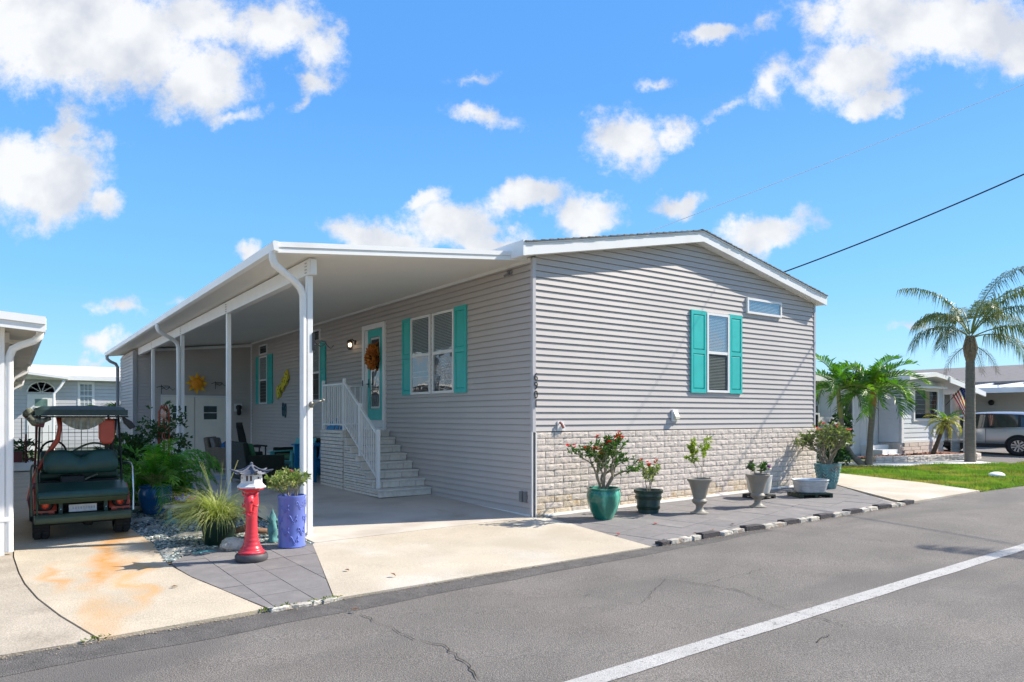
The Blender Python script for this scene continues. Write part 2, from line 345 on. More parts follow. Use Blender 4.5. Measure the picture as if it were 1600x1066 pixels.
def streaks(m, col, sc, lo, hi, rot=35):
    t = m.node_tree; b = t.nodes['Principled BSDF']; l = t.links.new; old = b.inputs['Base Color'].links[0].from_socket
    co = t.nodes.new('ShaderNodeTexCoord'); mp = t.nodes.new('ShaderNodeMapping'); mp.inputs['Scale'].default_value = sc; mp.inputs['Rotation'].default_value = (0, 0, R_(rot)); l(co.outputs['Object'], mp.inputs[0])
    no = t.nodes.new('ShaderNodeTexNoise'); no.inputs['Scale'].default_value = 1; no.inputs['Detail'].default_value = 4; no.inputs['Distortion'].default_value = .6; l(mp.outputs[0], no.inputs['Vector'])
    mr = t.nodes.new('ShaderNodeMapRange'); mr.interpolation_type = 'SMOOTHSTEP'; l(no.outputs['Fac'], mr.inputs[0]); mr.inputs[1].default_value = lo; mr.inputs[2].default_value = hi; mr.inputs[4].default_value = .8
    mi = t.nodes.new('ShaderNodeMix'); mi.data_type = 'RGBA'; l(mr.outputs[0], mi.inputs[0]); l(old, mi.inputs[6]); mi.inputs[7].default_value = (*col, 1); l(mi.outputs[2], b.inputs['Base Color'])
streaks(M['concrete_rust'], (.52, .30, .12), (1.2, .38, 1), .52, .74, 15)
def rustband(m, col, a, k, w, y0, y1, st):
    # a rust run-off streak lying on the slab: centre line x = a + k*y, width w, from y0 to y1
    t = m.node_tree; b = t.nodes['Principled BSDF']; l = t.links.new; old = b.inputs['Base Color'].links[0].from_socket
    def mt(op, p, q=None, r=None, cl=False):
        n = t.nodes.new('ShaderNodeMath'); n.operation = op; n.use_clamp = cl
        for i, v in enumerate((p, q, r)):
            if v is None: continue
            if isinstance(v, (int, float)): n.inputs[i].default_value = v
            else: l(v, n.inputs[i])
        return n.outputs[0]
    co = t.nodes.new('ShaderNodeTexCoord'); se = t.nodes.new('ShaderNodeSeparateXYZ'); l(co.outputs['Object'], se.inputs[0])
    no = t.nodes.new('ShaderNodeTexNoise'); no.inputs['Scale'].default_value = 1.6; no.inputs['Detail'].default_value = 7; l(co.outputs['Object'], no.inputs['Vector'])
    wob = mt('MULTIPLY', mt('SUBTRACT', no.outputs['Fac'], .5), .9)
    dx = mt('SUBTRACT', mt('ADD', se.outputs[0], wob), mt('MULTIPLY_ADD', se.outputs[1], k, a)); g = mt('SUBTRACT', 1.0, mt('DIVIDE', mt('ABSOLUTE', dx), w), None, True)
    e = mt('MULTIPLY', mt('DIVIDE', mt('SUBTRACT', se.outputs[1], y0), .5, None, True), mt('DIVIDE', mt('SUBTRACT', y1, se.outputs[1]), .6, None, True))
    n4 = t.nodes.new('ShaderNodeTexNoise'); n4.inputs['Scale'].default_value = 9; n4.inputs['Detail'].default_value = 8; n4.inputs['Roughness'].default_value = .7; l(co.outputs['Object'], n4.inputs['Vector'])
    f = mt('MULTIPLY', mt('MULTIPLY', mt('MULTIPLY', g, e), mt('MULTIPLY', n4.outputs['Fac'], 1.8)), st, None, True); mi = t.nodes.new('ShaderNodeMix'); mi.data_type = 'RGBA'; l(f, mi.inputs[0]); l(old, mi.inputs[6]); mi.inputs[7].default_value = (*col, 1); l(mi.outputs[2], b.inputs['Base Color'])
rustband(M['concrete_rust'], (.54, .25, .06), -5.42, .16, .22, -.9, 2.6, .95)
rustband(M['concrete_rust'], (.56, .31, .11), -5.15, .12, .16, -1.9, .6, .75)
rustband(M['concrete_rust'], (.54, .27, .08), -5.86, .06, .12, -.9, .7, .8)
streaks(M['concrete'], (.40, .34, .26), (.5, .35, 1), .52, .74, 60)
streaks(M['slab'], (.30, .22, .12), (.8, .5, 1), .60, .76, 20)
streaks(M['asphalt'], (.125, .115, .105), (.25, .9, 1), .50, .72, 8)
# ================================================================ GROUND
gb = MB()
xs = [-600, -12, 9, 600]; ys = [-600, -12, 5, 600]
for i in range(3):
    for j in range(3):
        gb.face([gp(xs[i], ys[j], -.06), gp(xs[i + 1], ys[j], -.06), gp(xs[i + 1], ys[j + 1], -.06), gp(xs[i], ys[j + 1], -.06)])
o = gb.build('ground', M['ground']); o['kind'] = 'structure'
def roadedge(x): return -2.40 - .012 * max(x, 0)
road = [(-80, -7.6), (160, -9.5), (160, roadedge(160)), (20, -2.64)] + [(x, roadedge(x) + .022 * noise.noise(Vector((x * 1.7, 0, 0)))) for x in [20 - .25 * k for k in range(1, 110)]] + [(-80, -2.30)]
road_o = sheet('road', road, -.016, M['asphalt'])
# darker newer strip of asphalt along the edge
e1 = [(x, roadedge(x) + .018 * noise.noise(Vector((x * 1.7, 0, 0)))) for x in [-10 + .25 * k for k in range(0, 49)]]
e2 = [(x, roadedge(x) - .26 - .12 * noise.noise(Vector((x * .9, 4, 0))) + .02 * x) for x in [-10 + .25 * k for k in range(0, 49)]]
b = MB()
for k in range(48): b.face([gp(*e2[k], -.0135), gp(*e2[k + 1], -.0135), gp(*e1[k + 1], -.0135), gp(*e1[k], -.0135)])
o = b.build('asphalt_edge_strip', M['asphalt_edge'], road_o)
b = MB()
for k in range(400):
    x0 = -40 + .5 * k; x1 = x0 + .5
    b.face([gp(x0, -4.87, -.011), gp(x0, -5.02 + .006 * math.sin(k * 2.1), -.011), gp(x1, -5.02 + .006 * math.sin(k * 2.1 + 2.1), -.011), gp(x1, -4.87, -.011)])
b.build('road_line', M['paint'], road_o)
M['crack'] = mat('crack_dark', (.04, .036, .032), 1)
def crack(pts, w=.016):
    b = MB(); P = []
    for i in range(len(pts) - 1):
        a, c = pts[i], pts[i + 1]; n = max(2, int(math.hypot(c[0] - a[0], c[1] - a[1]) / .05))
        for k in range(n):
            t = k / n; P.append((a[0] + (c[0] - a[0]) * t + random.gauss(0, .012), a[1] + (c[1] - a[1]) * t + random.gauss(0, .012)))
    for k in range(len(P) - 1):
        w0 = w * random.uniform(.2, 1); d = Vector((P[k + 1][0] - P[k][0], P[k + 1][1] - P[k][1])).normalized() * w0 / 2
        b.face([gp(P[k][0] - d.y, P[k][1] + d.x, -.0065), gp(P[k][0] + d.y, P[k][1] - d.x, -.0065), gp(P[k + 1][0] + d.y, P[k + 1][1] - d.x, -.0065), gp(P[k + 1][0] - d.y, P[k + 1][1] + d.x, -.0065)])
    b.build('crack', M['crack'], road_o)
def Gp(px, py):      # where the ground is met along the sight line of a measured point (survey only)
    r = RGT * ((px - 800) / 1096) + FWD + Vector((0, 0, (650 - py) / 1096)); lo, hi = 1., 400.
    for _ in range(50):
        m = (lo + hi) / 2; p = CAM + r * m
        if p.z > gz(p.x, p.y) - .01: lo = m
        else: hi = m
    return (p.x, p.y)
for pts, w in (([(655, 1000), (690, 1008), (712, 1022), (735, 1042), (750, 1066)], .013), ([(1030, 905), (1080, 910), (1150, 922), (1200, 940), (1240, 958)], .010), ([(1240, 958), (1290, 968), (1328, 983)], .010),
               ([(560, 960), (640, 995), (655, 1000)], .008), ([(1300, 819), (1330, 822)], .006), ([(1190, 890), (1100, 912)], .007), ([(1278, 1002), (1300, 988)], .01), ([(820, 935), (920, 930), (1000, 945), (1045, 900)], .006)):
    crack([Gp(*q) for q in pts], w)
# concrete pieces
dw = [(-3.95, -2.37), (-.12, -2.44), (-.02, -1.6), (.14, -.55), (.16, .02), (-3.26, .02), (-3.30, -.02)]
sheet('driveway', dw, .0, M['concrete'], .05)
sheet('carport_floor', [(-3.26, .026), (0, .026), (0, 14.75), (-3.26, 14.75)], .004, M['slab'], .05)
cwR = [(-4.52, -2.34), (-4.68, -1.5), (-4.80, -.92), (-4.89, -.18), (-4.86, .6), (-4.83, 1.06), (-4.92, 2.35), (-4.92, 20)]
cwL = [(-5.7, -2.38), (-5.89, -1.59), (-6.02, -.9), (-6.10, -.26), (-6.14, .28), (-6.18, 1.17), (-6.17, 4), (-6.17, 20)]
sheet('cart_driveway', cwL + cwR[::-1], .002, M['concrete_rust'], .05)
sheet('neighbour_slab', [(q[0] - .012, q[1]) for q in cwL] + [(-14, 20), (-14, -2.33), (-6.4, -2.36)], -.004, M['concrete_old'], .05)
# second driveway to the right of the home
sheet('second_driveway', [(5.95, -2.46), (8.75, -2.50), (9.3, -1.2), (9.75, .9), (8.6, 1.7), (7.9, 1.3), (7.62, -.2), (7.1, -.85)], .012, M['concrete'], .06)
# gravel bed base
bed = [(-4.93, 14.6), (-4.92, 2.4), (-4.83, 1.06), (-4.89, -.12), (-4.56, .30), (-4.17, .46), (-3.83, .40), (-3.30, -.02), (-3.28, 14.6)]
sheet('gravel_bed', bed, -.02, M['soil'])
sheet('neighbour_lawn', [(8.9, -2.52), (40, -3.0), (40, -.2), (17.4, -.1), (15, .9), (12.9, 1.0), (11.9, 2.1), (7.5, 9), (7.45, 2.0), (8.6, 1.75), (9.78, .95), (9.34, -1.2), (8.8, -2.45)], -.012, M['lawn'])
sheet('neighbour_drive', [(17.5, .0), (60, -.4), (60, 14), (20.4, 14), (20.4, 2.4), (17.9, 1.4)], -.006, M['asphalt'])
sheet('path', [(12.0, 2.0), (12.95, 1.08), (15, .98), (17.3, .1), (17.7, 1.2), (14.9, 1.75), (13.0, 3.0)], .0, mat('pale_path', (.62, .60, .56), .8, .05))
# ---- pavers
def pavers(zone, ang, sx, sy, org, parent_name):
    par = sheet(parent_name, zone, -.020, M['mortar'])
    ca, sa = math.cos(R_(ang)), math.sin(R_(ang))
    for i in range(-25, 26):
        for j in range(-25, 26):
            u0, v0 = i * sx, j * sy
            q = [(u0, v0), (u0 + sx, v0), (u0 + sx, v0 + sy), (u0, v0 + sy)]
            q = [(org[0] + ca * u - sa * v, org[1] + sa * u + ca * v) for u, v in q]
            q = clip_convex(q, zone)
            if len(q) < 3 or abs(area(q)) < .006: continue
            q = inset(q, .0035)
            if len(q) < 3: continue
            dz = random.uniform(-.001, .003); b = MB(); c = (sum(p[0] for p in q) / len(q), sum(p[1] for p in q) / len(q))
            tx, ty = random.gauss(0, .002), random.gauss(0, .002)
            top = [Vector((x - c[0], y - c[1], gz(x, y) + dz + tx * (x - c[0]) + ty * (y - c[1]))) for x, y in q]
            b.face(top); n = len(top)
            for k in range(n): b.face([top[k], top[(k + 1) % n], top[(k + 1) % n] - Vector((0, 0, .03)), top[k] - Vector((0, 0, .03))])
            b.build('paver', M['paver'], par, loc=(c[0], c[1], 0))
pavers([(-3.30, -.03), (-3.955, -2.36), (-4.51, -2.32), (-4.67, -1.5), (-4.79, -.92), (-4.87, -.15), (-4.55, .32), (-4.17, .46), (-3.83, .40)], 1.5, .345, .46, (-4.48, -1.02), 'left_paving')
pavers([(-.11, -2.42), (.165, -.02), (7.5, -.02), (7.6, -.25), (7.05, -.88), (5.92, -2.44)], 14, .46, .46, (.65, -1.96), 'front_paving')
# footing strip along the block wall
b = MB(); b.hexa([gp(.17, -.10, .004), gp(7.35, -.10, .004), gp(7.35, 0, .004), gp(.17, 0, .004), gp(.17, -.085, .028), gp(7.35, -.085, .028), gp(7.35, 0, .03), gp(.17, 0, .03)]); b.bbuild('footing', mat('footing_concrete', (.62, .60, .55), .85, .08), kind='structure')
# ---- kerb of black and white stones
kerb = thing('kerb_edging', 'row of alternating black and broken white stones edging the grey pavers at the road', 'edging', (0, 0, 0))
def stone(name, x, y, lx, ly, h, m, seed, rz=0, rough=.12, parent=None, dz=0):
    b = MB()
    def fn(p):
        d = Vector(p); q = 1 + rough * noise.noise(d * 2.3 + Vector((seed * 7.3, seed * 1.7, 0))); return d * q
    n, mm = 5, 3
    for ax in range(6):
        def g(u, v, ax=ax):
            a, c = u * 2 - 1, v * 2 - 1
            p = {0: (a, c, 1), 1: (a, -c, -1), 2: (1, a, c), 3: (-1, -a, c), 4: (-a, 1, c), 5: (a, -1, c)}[ax]
            p = fn(p); return (p.x * lx / 2, p.y * ly / 2, p.z * h / 2)
        b.grid(g, 4, 2)
    o = b.build(name, m, parent, loc=(x, y, gz(x, y) + h / 2 - .03 + dz), smooth=35, fix=True); o.rotation_euler = (0, 0, rz); return o
for k in range(7):
    x = .98 + k * .835 + (-.03, .02, 0, .03, -.02, .01, -.03)[k]
    stone('black_kerb_stone', x, -2.385 - .012 * x, .33, .12, .075, M['black_stone'], k, random.gauss(0, .05), .03, kerb)
    if k < 6:
        for j in range(2): stone('white_kerb_stone', x + .30 + j * .235, -2.41 - .012 * x + random.gauss(0, .008), random.uniform(.20, .25), .10, .06, M['white_stone'], k * 3 + j + 20, random.gauss(0, .08), .28, kerb)
for j, x in enumerate((.12, .31, .52, .70)): stone('white_kerb_stone', x, -2.40, .19, .10, .06, M['white_stone'] if j else M['black_stone'], 60 + j, random.gauss(0, .12), .3, kerb)
ke2 = thing('kerb_edging', 'short run of pale weedy edging stones along the left paver patch at the road', 'edging', (0, 0, 0))
for j, x in enumerate((-4.42, -4.25, -4.08, -3.99)): stone('edging_stone', x, -2.385, .17, .07, .05, M['white_stone'], 80 + j, random.gauss(0, .1), .3, ke2, dz=-.012)
# grit along the road edge
b = MB()
for k in range(1500):
    x = random.uniform(-8, 6.2); y = roadedge(x) - abs(random.gauss(0, .035)) - (.06 if x > 0 else -.01)
    r = random.uniform(.003, .010); b.ball((x, y, gz(x, y) - .008), r, 4, 2, (1, 1, .5))
b.build('grit', mat('grit', (.30, .24, .17), .9, .6, 30), kind='stuff')
# weeds at the edge
M['weed'] = mat('weed_green', (.12, .16, .03), .7, .5, 8, trans=.3, col2=(.30, .22, .07), c2s=7)
b = MB()
for (cx0, n) in ((-3.98, 120), (-4.35, 40), (-4.12, 30), (-4.5, 30), (-5.72, 30), (-7, 16)):
    for k in range(n):
        x, y = cx0 + random.gauss(0, .05), -2.36 + random.gauss(0, .02); b.leaf(gp(x, y, -.01), Vector((random.gauss(0, 1), random.gauss(0, 1), .9)), random.uniform(.02, .05), .012)
b.build('weeds', M['weed'], kind='stuff')
# pebbles
b = MB()
def inpoly(x, y, P):
    c = False
    for i in range(len(P)):
        (x1, y1), (x2, y2) = P[i], P[i - 1]
        if (y1 > y) != (y2 > y) and x < (x2 - x1) * (y - y1) / (y2 - y1) + x1: c = not c
    return c
n = 0
while n < 11000:
    x = random.uniform(-4.95, -3.26); y = .0 + 14.4 * random.random() ** 1.9
    if not inpoly(x, y, bed): continue
    r = random.uniform(.010, .032); b.ball((x, y, gz(x, y) - .012 + r * .35), r, 5, 3, (1.2, .9, .6), nz=.4, seed=n); n += 1
b.build('pebbles', M['pebble'], kind='stuff')
# lawn grass
b = MB(); n = 0
lawnP = [(8.9, -2.52), (26, -2.8), (26, -.15), (17.4, -.1), (15, .9), (12.9, 1.0), (11.9, 2.1), (9.5, 5), (7.8, 4), (8.6, 1.75), (9.78, .95), (9.34, -1.2), (8.8, -2.45)]
while n < 70000:
    x = 7.8 + 14 * random.random() ** 1.3; y = random.uniform(-2.8, 3.4)
    if not inpoly(x, y, lawnP): continue
    n += 1; h = random.uniform(.03, .075) * (1.3 if noise.noise(Vector((x, y, 0))) > 0 else .8)
    p = gp(x, y, -.015); a = random.uniform(0, 6.28); w = .012; dx, dy = math.cos(a) * w, math.sin(a) * w; lx, ly = random.gauss(0, .025), random.gauss(0, .025)
    i = len(b.v); b.v += [(p.x - dx, p.y - dy, p.z), (p.x + dx, p.y + dy, p.z), (p.x + lx, p.y + ly, p.z + h)]; b.f.append((i, i + 1, i + 2)); b.m.append(0)
b.build('lawn_grass', M['grass'], kind='stuff')
# fallen leaves and petals
M['petal'] = mat('red_petal', (.65, .02, .02), .5); M['dryleaf'] = mat('dry_leaf', (.20, .10, .05), .8)
b = MB()
for px, py in ((548, 957), (546, 895), (1091, 836), (1113, 831), (619, 904), (279, 920), (1140, 822)):
    x, y = Gp(px, py); b.leaf(gp(x, y, .012), Vector((random.gauss(0, 1), random.gauss(0, 1), .1)), .07, .04, Vector((0, 0, 1)))
b.build('fallen_leaves', M['dryleaf'], kind='stuff')
for px, py in ((966, 838), (1024, 821)):
    x, y = Gp(px, py); b = MB()
    for k in range(5): b.leaf(gp(x, y, .01), Vector((math.cos(k * 1.25), math.sin(k * 1.25), .35)), .035, .03, Vector((0, 0, 1)))
    tag(b.build('fallen_flower', M['petal']), 'fallen red blossom lying on the ' + ('paving left of the dark barrel pot' if px < 1000 else 'pavers in front of the dark barrel pot'), 'flower', 'fallen red blossoms')
# ================================================================ HOME
GA = lambda u, d, z: (u, -d, z)
SI = lambda u, d, z: (-d, u, z)
SH = lambda u, d, z: (u, 14.69 - d, z)
SL = lambda u, d, z: (-3.30 - d, u, z)
home = thing('manufactured_home', 'long grey vinyl sided manufactured home with teal shutters and pale block base', 'house')
PITCH = .0945
bmesh_cache = {}
def board(par, fr, u0, u1, z0, z1, ul=None, ur=None, m=None, lip=.018):
    """one siding course; ul/ur: end positions at its top edge"""
    ul = u0 if ul is None else ul; ur = u1 if ur is None else ur
    key = (id(fr), round(u0, 3), round(u1, 3), round(z1 - z0, 4), round(ul, 3), round(ur, 3), id(m))
    if key in bmesh_cache: return obj_copy(bmesh_cache[key], 'siding_board', par, loc=(0, 0, z0))
    b = MB(); h = z1 - z0
    def ring(ub, ut): return [fr(ub, 0, .007), fr(ub, lip, .007), fr(ub, lip, .012), fr(ub, lip * .45, h * .62), fr(ub, lip * .42, h * .64), fr(ut, .003, h), fr(ut, 0, h)]
    A, B = ring(u0, ul), ring(u1, ur); i = 0; n = 7
    b.v = A + B
    for k in range(n): b.f.append((k, (k + 1) % n, n + (k + 1) % n, n + k)); b.m.append(0)
    b.f += [tuple(range(n))[::-1], tuple(range(n, 2 * n))]; b.m += [0, 0]
    o = b.build('siding_board', m or M['siding'], par, loc=(0, 0, z0), fix=True); bmesh_cache[key] = o; return o
SLP = .194
# core walls (behind boards and blocks)
b = MB()
b.box(.025, 7.28, .025, 17.5, -.1, 3.82); b.prism([(.025, 3.82), (3.58, 4.51), (7.28, 3.82)], .025, 17.5, lambda p, q, t: (p, t, q))
b.bbuild('wall', M['siding'], home)
# gable siding
z = 1.245
while z < 4.5:
    z1 = z + PITCH
    def e(zz): return max(.035, (zz - 3.84) / SLP), min(7.265, 7.12 - (zz - 3.84) / SLP)
    a, c = e(z), e(z1)
    if a[1] - a[0] > .3:
        if a[1] - a[0] > 6: xs_ = random.choice((1.9, 2.6, 3.3, 4.9, 5.4)) + random.uniform(-.1, .1); board(home, GA, a[0], xs_, z, z1, min(c[0], c[1] - .05), xs_); board(home, GA, xs_ + .002, a[1], z, z1, xs_ + .002, max(c[1], c[0] + .05), lip=.0168)
        else: board(home, GA, a[0], a[1], z, z1, min(c[0], c[1] - .05), max(c[1], c[0] + .05))
    z = z1
# side siding
z = .02
while z < 3.74:
    s1, s2 = random.uniform(1.2, 5), random.uniform(7, 11)
    for q0, q1, lp in ((.035, s1, .018), (s1 + .002, s2, .0168), (s2 + .002, 14.66, .018)): board(home, SI, q0, q1, z, min(z + PITCH, 3.78), lip=lp)
    z += PITCH
# corner boards
b = MB(); b.box(-.022, .035, -.022, .0, 1.24, 3.79); b.box(-.022, .0, .0, .035, .0, 3.78); b.bbuild('corner_trim', mat('corner_trim', (.50, .48, .48), .5, .03), home)
b = MB(); b.box(7.265, 7.32, -.022, .03, 1.24, 3.8); b.box(7.30, 7.322, .03, 3.0, .06, 3.78); b.bbuild('corner_trim', mat('corner_trim2', (.40, .38, .39), .5, .03), home)
b = MB(); b.box(.025, .04, -.034, -.018, .0, 1.24); b.box(-.03, -.017, .04, 3.0, .002, .03); b.box(-.03, -.017, -.02, .006, .0, 1.25); b.bbuild('edge_trim', M['white2'], home)
b = MB(); b.box(-.022, -.001, .04, 14.6, 3.735, 3.80); b.bbuild('ceiling_trim', M['white2'], home)
b = MB(); b.box(-.03, 0, 14.62, 14.68, .0, 3.76); b.bbuild('inner_corner_trim', M['white2'], home)
# ---- split face blocks
var = []
random.seed(11)
BH = .0945
for L_ in (.332, .162):
    for k in range(6 if L_ > .2 else 3):
        b = MB(); nu = 12 if L_ > .2 else 6
        def fn(u, v, k=k, L_=L_):
            ed = min(u, 1 - u, v, 1 - v) < .01
            d = (.016 + .004 * noise.noise(Vector((u * 9, v * 9, k)))) if ed else .021 + .008 * noise.noise(Vector((u * L_ * 40, v * 4.2, k * 9.1))) + .011 * noise.noise(Vector((u * L_ * 110, v * 11, k * 3.1)))
            return (u * L_, -d, v * (BH - .006))
        b.grid(fn, nu, 5)
        b.face([(0, 0, 0), (L_, 0, 0), (L_, -.012, 0), (0, -.012, 0)]); b.face([(0, 0, BH - .009), (0, -.012, BH - .009), (L_, -.012, BH - .009), (L_, 0, BH - .009)])
        b.face([(0, 0, 0), (0, -.012, 0), (0, -.012, BH - .009), (0, 0, BH - .009)]); b.face([(L_, 0, 0), (L_, 0, BH - .009), (L_, -.012, BH - .009), (L_, -.012, 0)])
        me = bpy.data.meshes.new('block'); me.from_pydata(b.v, [], b.f); me.materials.append(M['block']); me.shade_smooth(); me.set_sharp_from_angle(angle=R_(40)); 
        me2 = me.copy(); me2.materials[0] = M['block_low']; var.append((L_, me, me2))
full = [v for v in var if v[0] > .2]; half = [v for v in var if v[0] < .2]
found = thing('block_skirting', 'pale split face concrete block skirting under the sunlit gable wall', 'block wall')
b = MB(); b.box(.045, 7.27, -.006, .004, -.06, 1.244); b.bbuild('backing', M['mortar'], found)
for r in range(13):
    z = 1.238 - BH * (r + 1) + .003; x = .045 + (.0 if r % 2 else 0); first = True; i = 0
    while x < 7.25:
        v = random.choice(half if ((r % 2 and i == 0) or x + .335 > 7.36) else full)
        o = bpy.data.objects.new('block', v[2] if r >= 11 and random.random() < .75 or (r == 10 and random.random() < .4) else v[1]); COL.objects.link(o); o.parent = found; o.location = (x, -.006, z)
        if v[0] > .2 and random.random() < .5: o.scale = (1, random.uniform(.8, 1.2), 1)
        x += v[0] + .008; i += 1
# ---- roof
def roofpoly(t0, t1): return [(-.28, 3.765 + t0), (3.58, 4.514 + t0), (7.44, 3.765 + t0), (7.44, 3.765 + t1), (3.58, 4.514 + t1), (-.28, 3.765 + t1)]
b = MB(); P = roofpoly(.0, .165)
for y0, y1 in ((-.165, 17.6),):
    b.prism([P[0], P[1], P[4], P[5]], y0, y1, lambda p, q, t: (p, t, q)); b.prism([P[1], P[2], P[3], P[4]], y0, y1, lambda p, q, t: (p, t, q))
b.bbuild('roof', M['white2'], home)
for side in (0, 1):
    A = [(-.30, 3.755), (3.58, 4.508)] if side == 0 else [(3.58, 4.508), (7.46, 3.755)]
    for (t0, t1, y, n) in ((0, .155, -.19, 'rake_fascia'), (.157, .178, -.205, 'drip_edge')):
        b = MB(); b.prism([(A[0][0], A[0][1] + t0), (A[1][0], A[1][1] + t0), (A[1][0], A[1][1] + t1), (A[0][0], A[0][1] + t1)], y, -.162, lambda p, q, t: (p, t, q)); b.bbuild(n, M['white'] if t0 == 0 else M['white2'], home)
    # shingle layers seen end on
    nS = 26; me0 = None
    for k in range(nS):
        u0, u1 = k / nS, (k + 1) / nS + .02
        a = lambda u: (A[0][0] + (A[1][0] - A[0][0]) * u, A[0][1] + (A[1][1] - A[0][1]) * u)
        lo, hi = (a(u0), a(u1)) if side == 0 else (a(1 - u0), a(1 - u1))
        b = MB(); b.prism([(lo[0], lo[1] + .185), (hi[0], hi[1] + .180), (hi[0], hi[1] + .186), (lo[0], lo[1] + .206)], -.215 - random.random() * .01, 17.6, lambda p, q, t: (p, t, q)); b.bbuild('shingle_course', M['shingle'], home)
b = MB(); b.box(7.44, 7.50, -.15, 17, 3.80, 3.92); b.bbuild('gutter', M['white'], home)
b = MB(); b.box(-.325, -.285, -.20, 17.6, 3.75, 3.972); b.bbuild('eave_fascia', M['white'], home)
# ---- windows
def window(par, fr, u0, u1, z0, z1, rail=True, blind=.5, fw=.042, grid=None, name='window', d0=.0, tint=None):
    b = MB(); d1 = d0 + .05
    b.box(u0, u0 + fw, d0, d1, z0, z1, fr); b.box(u1 - fw, u1, d0, d1, z0, z1, fr); b.box(u0 + fw, u1 - fw, d0, d1 - .001, z1 - fw, z1, fr); b.box(u0 + fw, u1 - fw, d0, d1 - .001, z0, z0 + fw, fr)
    zc = (z0 + z1) / 2
    if rail: b.box(u0 + fw, u1 - fw, d0 + .022, d1 - .004, zc - .025, zc + .025, fr)
    if grid:
        nc, nr = grid
        for k in range(1, nc): uu = u0 + fw + (u1 - u0 - 2 * fw) * k / nc; b.box(uu - .011, uu + .011, d0 + .024, d1 - .012, z0 + fw, z1 - fw, fr)
        for k in range(1, nr): zz = z0 + fw + (z1 - z0 - 2 * fw) * k / nr; b.box(u0 + fw, u1 - fw, d0 + .024, d1 - .013, zz - .011, zz + .011, fr)
    w = b.bbuild(name, M['white2'], par)
    b = MB(); b.box(u0 + fw, u1 - fw, d0 + .0155, d0 + .0175, z0 + fw, z1 - fw, fr); b.bbuild('unlit_room_sheet', M['dark'], w)  # thin near-black sheet paints the unlit room behind the glass
    sp = [(z0 + fw, zc - .025), (zc + .025, z1 - fw)] if rail else [(z0 + fw, z1 - fw)]
    for a, c in sp: b = MB(); b.face([fr(u0 + fw, d0 + .036, a), fr(u1 - fw, d0 + .036, a), fr(u1 - fw, d0 + .036, c), fr(u0 + fw, d0 + .036, c)]); b.build('pane', M['glass'], w)
    if blind:
        b = MB(); zz = z1 - fw - .012; zb = z1 - fw - (z1 - z0 - 2 * fw) * blind
        while zz > zb:
            b.face([fr(u0 + fw + .008, d0 + .019, zz), fr(u1 - fw - .008, d0 + .019, zz), fr(u1 - fw - .008, d0 + .030, zz - .018), fr(u0 + fw + .008, d0 + .030, zz - .018)]); zz -= .027
        b.build('blind', M['blind'], w)
    return w
def shutter(par, fr, u0, u1, z0, z1, d0=.015):
    b = MB(); s = .05; zc = z0 + (z1 - z0) * .50; d1 = d0 + .028
    b.box(u0, u0 + s, d0, d1, z0, z1, fr); b.box(u1 - s, u1, d0, d1, z0, z1, fr)
    for a, c in ((z0, z0 + .07), (zc - .035, zc + .035), (z1 - .07, z1)): b.box(u0 + s, u1 - s, d0, d1 - .001, a, c, fr)
    b.box(u0 + s, u1 - s, d0, d0 + .010, z0 + .07, z1 - .07, fr)
    o = b.bbuild('shutter', M['teal'], par)
    for a, c in ((z0 + .07, zc - .035), (zc + .035, z1 - .07)):
        g = .022; b = MB(); q = [(u0 + s + g * .4, d0 + .01, a + g * .4), (u1 - s - g * .4, d0 + .01, a + g * .4), (u1 - s - g * .4, d0 + .01, c - g * .4), (u0 + s + g * .4, d0 + .01, c - g * .4)]
        t = [(u0 + s + g, d0 + .024, a + g), (u1 - s - g, d0 + .024, a + g), (u1 - s - g, d0 + .024, c - g), (u0 + s + g, d0 + .024, c - g)]
        b.hexa([fr(*p) for p in q] + [fr(*p) for p in t]); b.bbuild('raised_panel', M['teal'], o)
gw = window(home, GA, 3.85, 4.475, 1.90, 3.32, blind=.5)
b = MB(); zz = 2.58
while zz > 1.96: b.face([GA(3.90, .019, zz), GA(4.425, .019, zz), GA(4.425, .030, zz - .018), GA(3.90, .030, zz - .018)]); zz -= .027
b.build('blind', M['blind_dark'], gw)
shutter(home, GA, 1, 1.3, 1.9, 3) if 0 else None; shutter(home, GA, 3.435, 3.835, 1.885, 3.335); shutter(home, GA, 4.49, 4.86, 1.89, 3.34)
tw = window(home, GA, 5.01, 6.10, 3.405, 3.70, rail=False, blind=1.0)
for w_ in (tw, gw):
    for q in [q for q in bpy.data.objects if q.parent == w_ and q.name.startswith('pane')]:
        if w_ == tw or q.data.vertices[0].co.z > 2.5: q.data.materials[0] = M['glass_sky']
window(home, SI, 3.02, 3.77, 1.88, 3.32, blind=.5); window(home, SI, 2.19, 2.94, 1.88, 3.32, blind=.5); shutter(home, SI, 3.785, 4.14, 1.88, 3.34); shutter(home, SI, 1.80, 2.175, 1.87, 3.34)
for yc, s1, s0, e1 in ((8.57, 8.55, 8.22, 9.39), (12.92, 12.9, 12.42, 13.72)):
    window(home, SI, yc, e1, 1.84, 3.27, blind=.48); window(home, SI, yc, e1, 3.32, 3.62, rail=False, blind=0); shutter(home, SI, s0, s1, 1.84, 3.29); shutter(home, SI, e1 + .015, e1 + .37, 1.84, 3.29)
# round leaded pattern behind the lower sash
b = MB()
for k in range(6):
    r = .05 + .045 * k; b.tube([SI(2.56 + r * math.cos(a * .2618), .039, 2.22 + min(.34, r) * math.sin(a * .2618) * 1.15) for a in range(25)], .0035, 4, cap=False)
b.build('leaded_ring', M['chrome'], home)
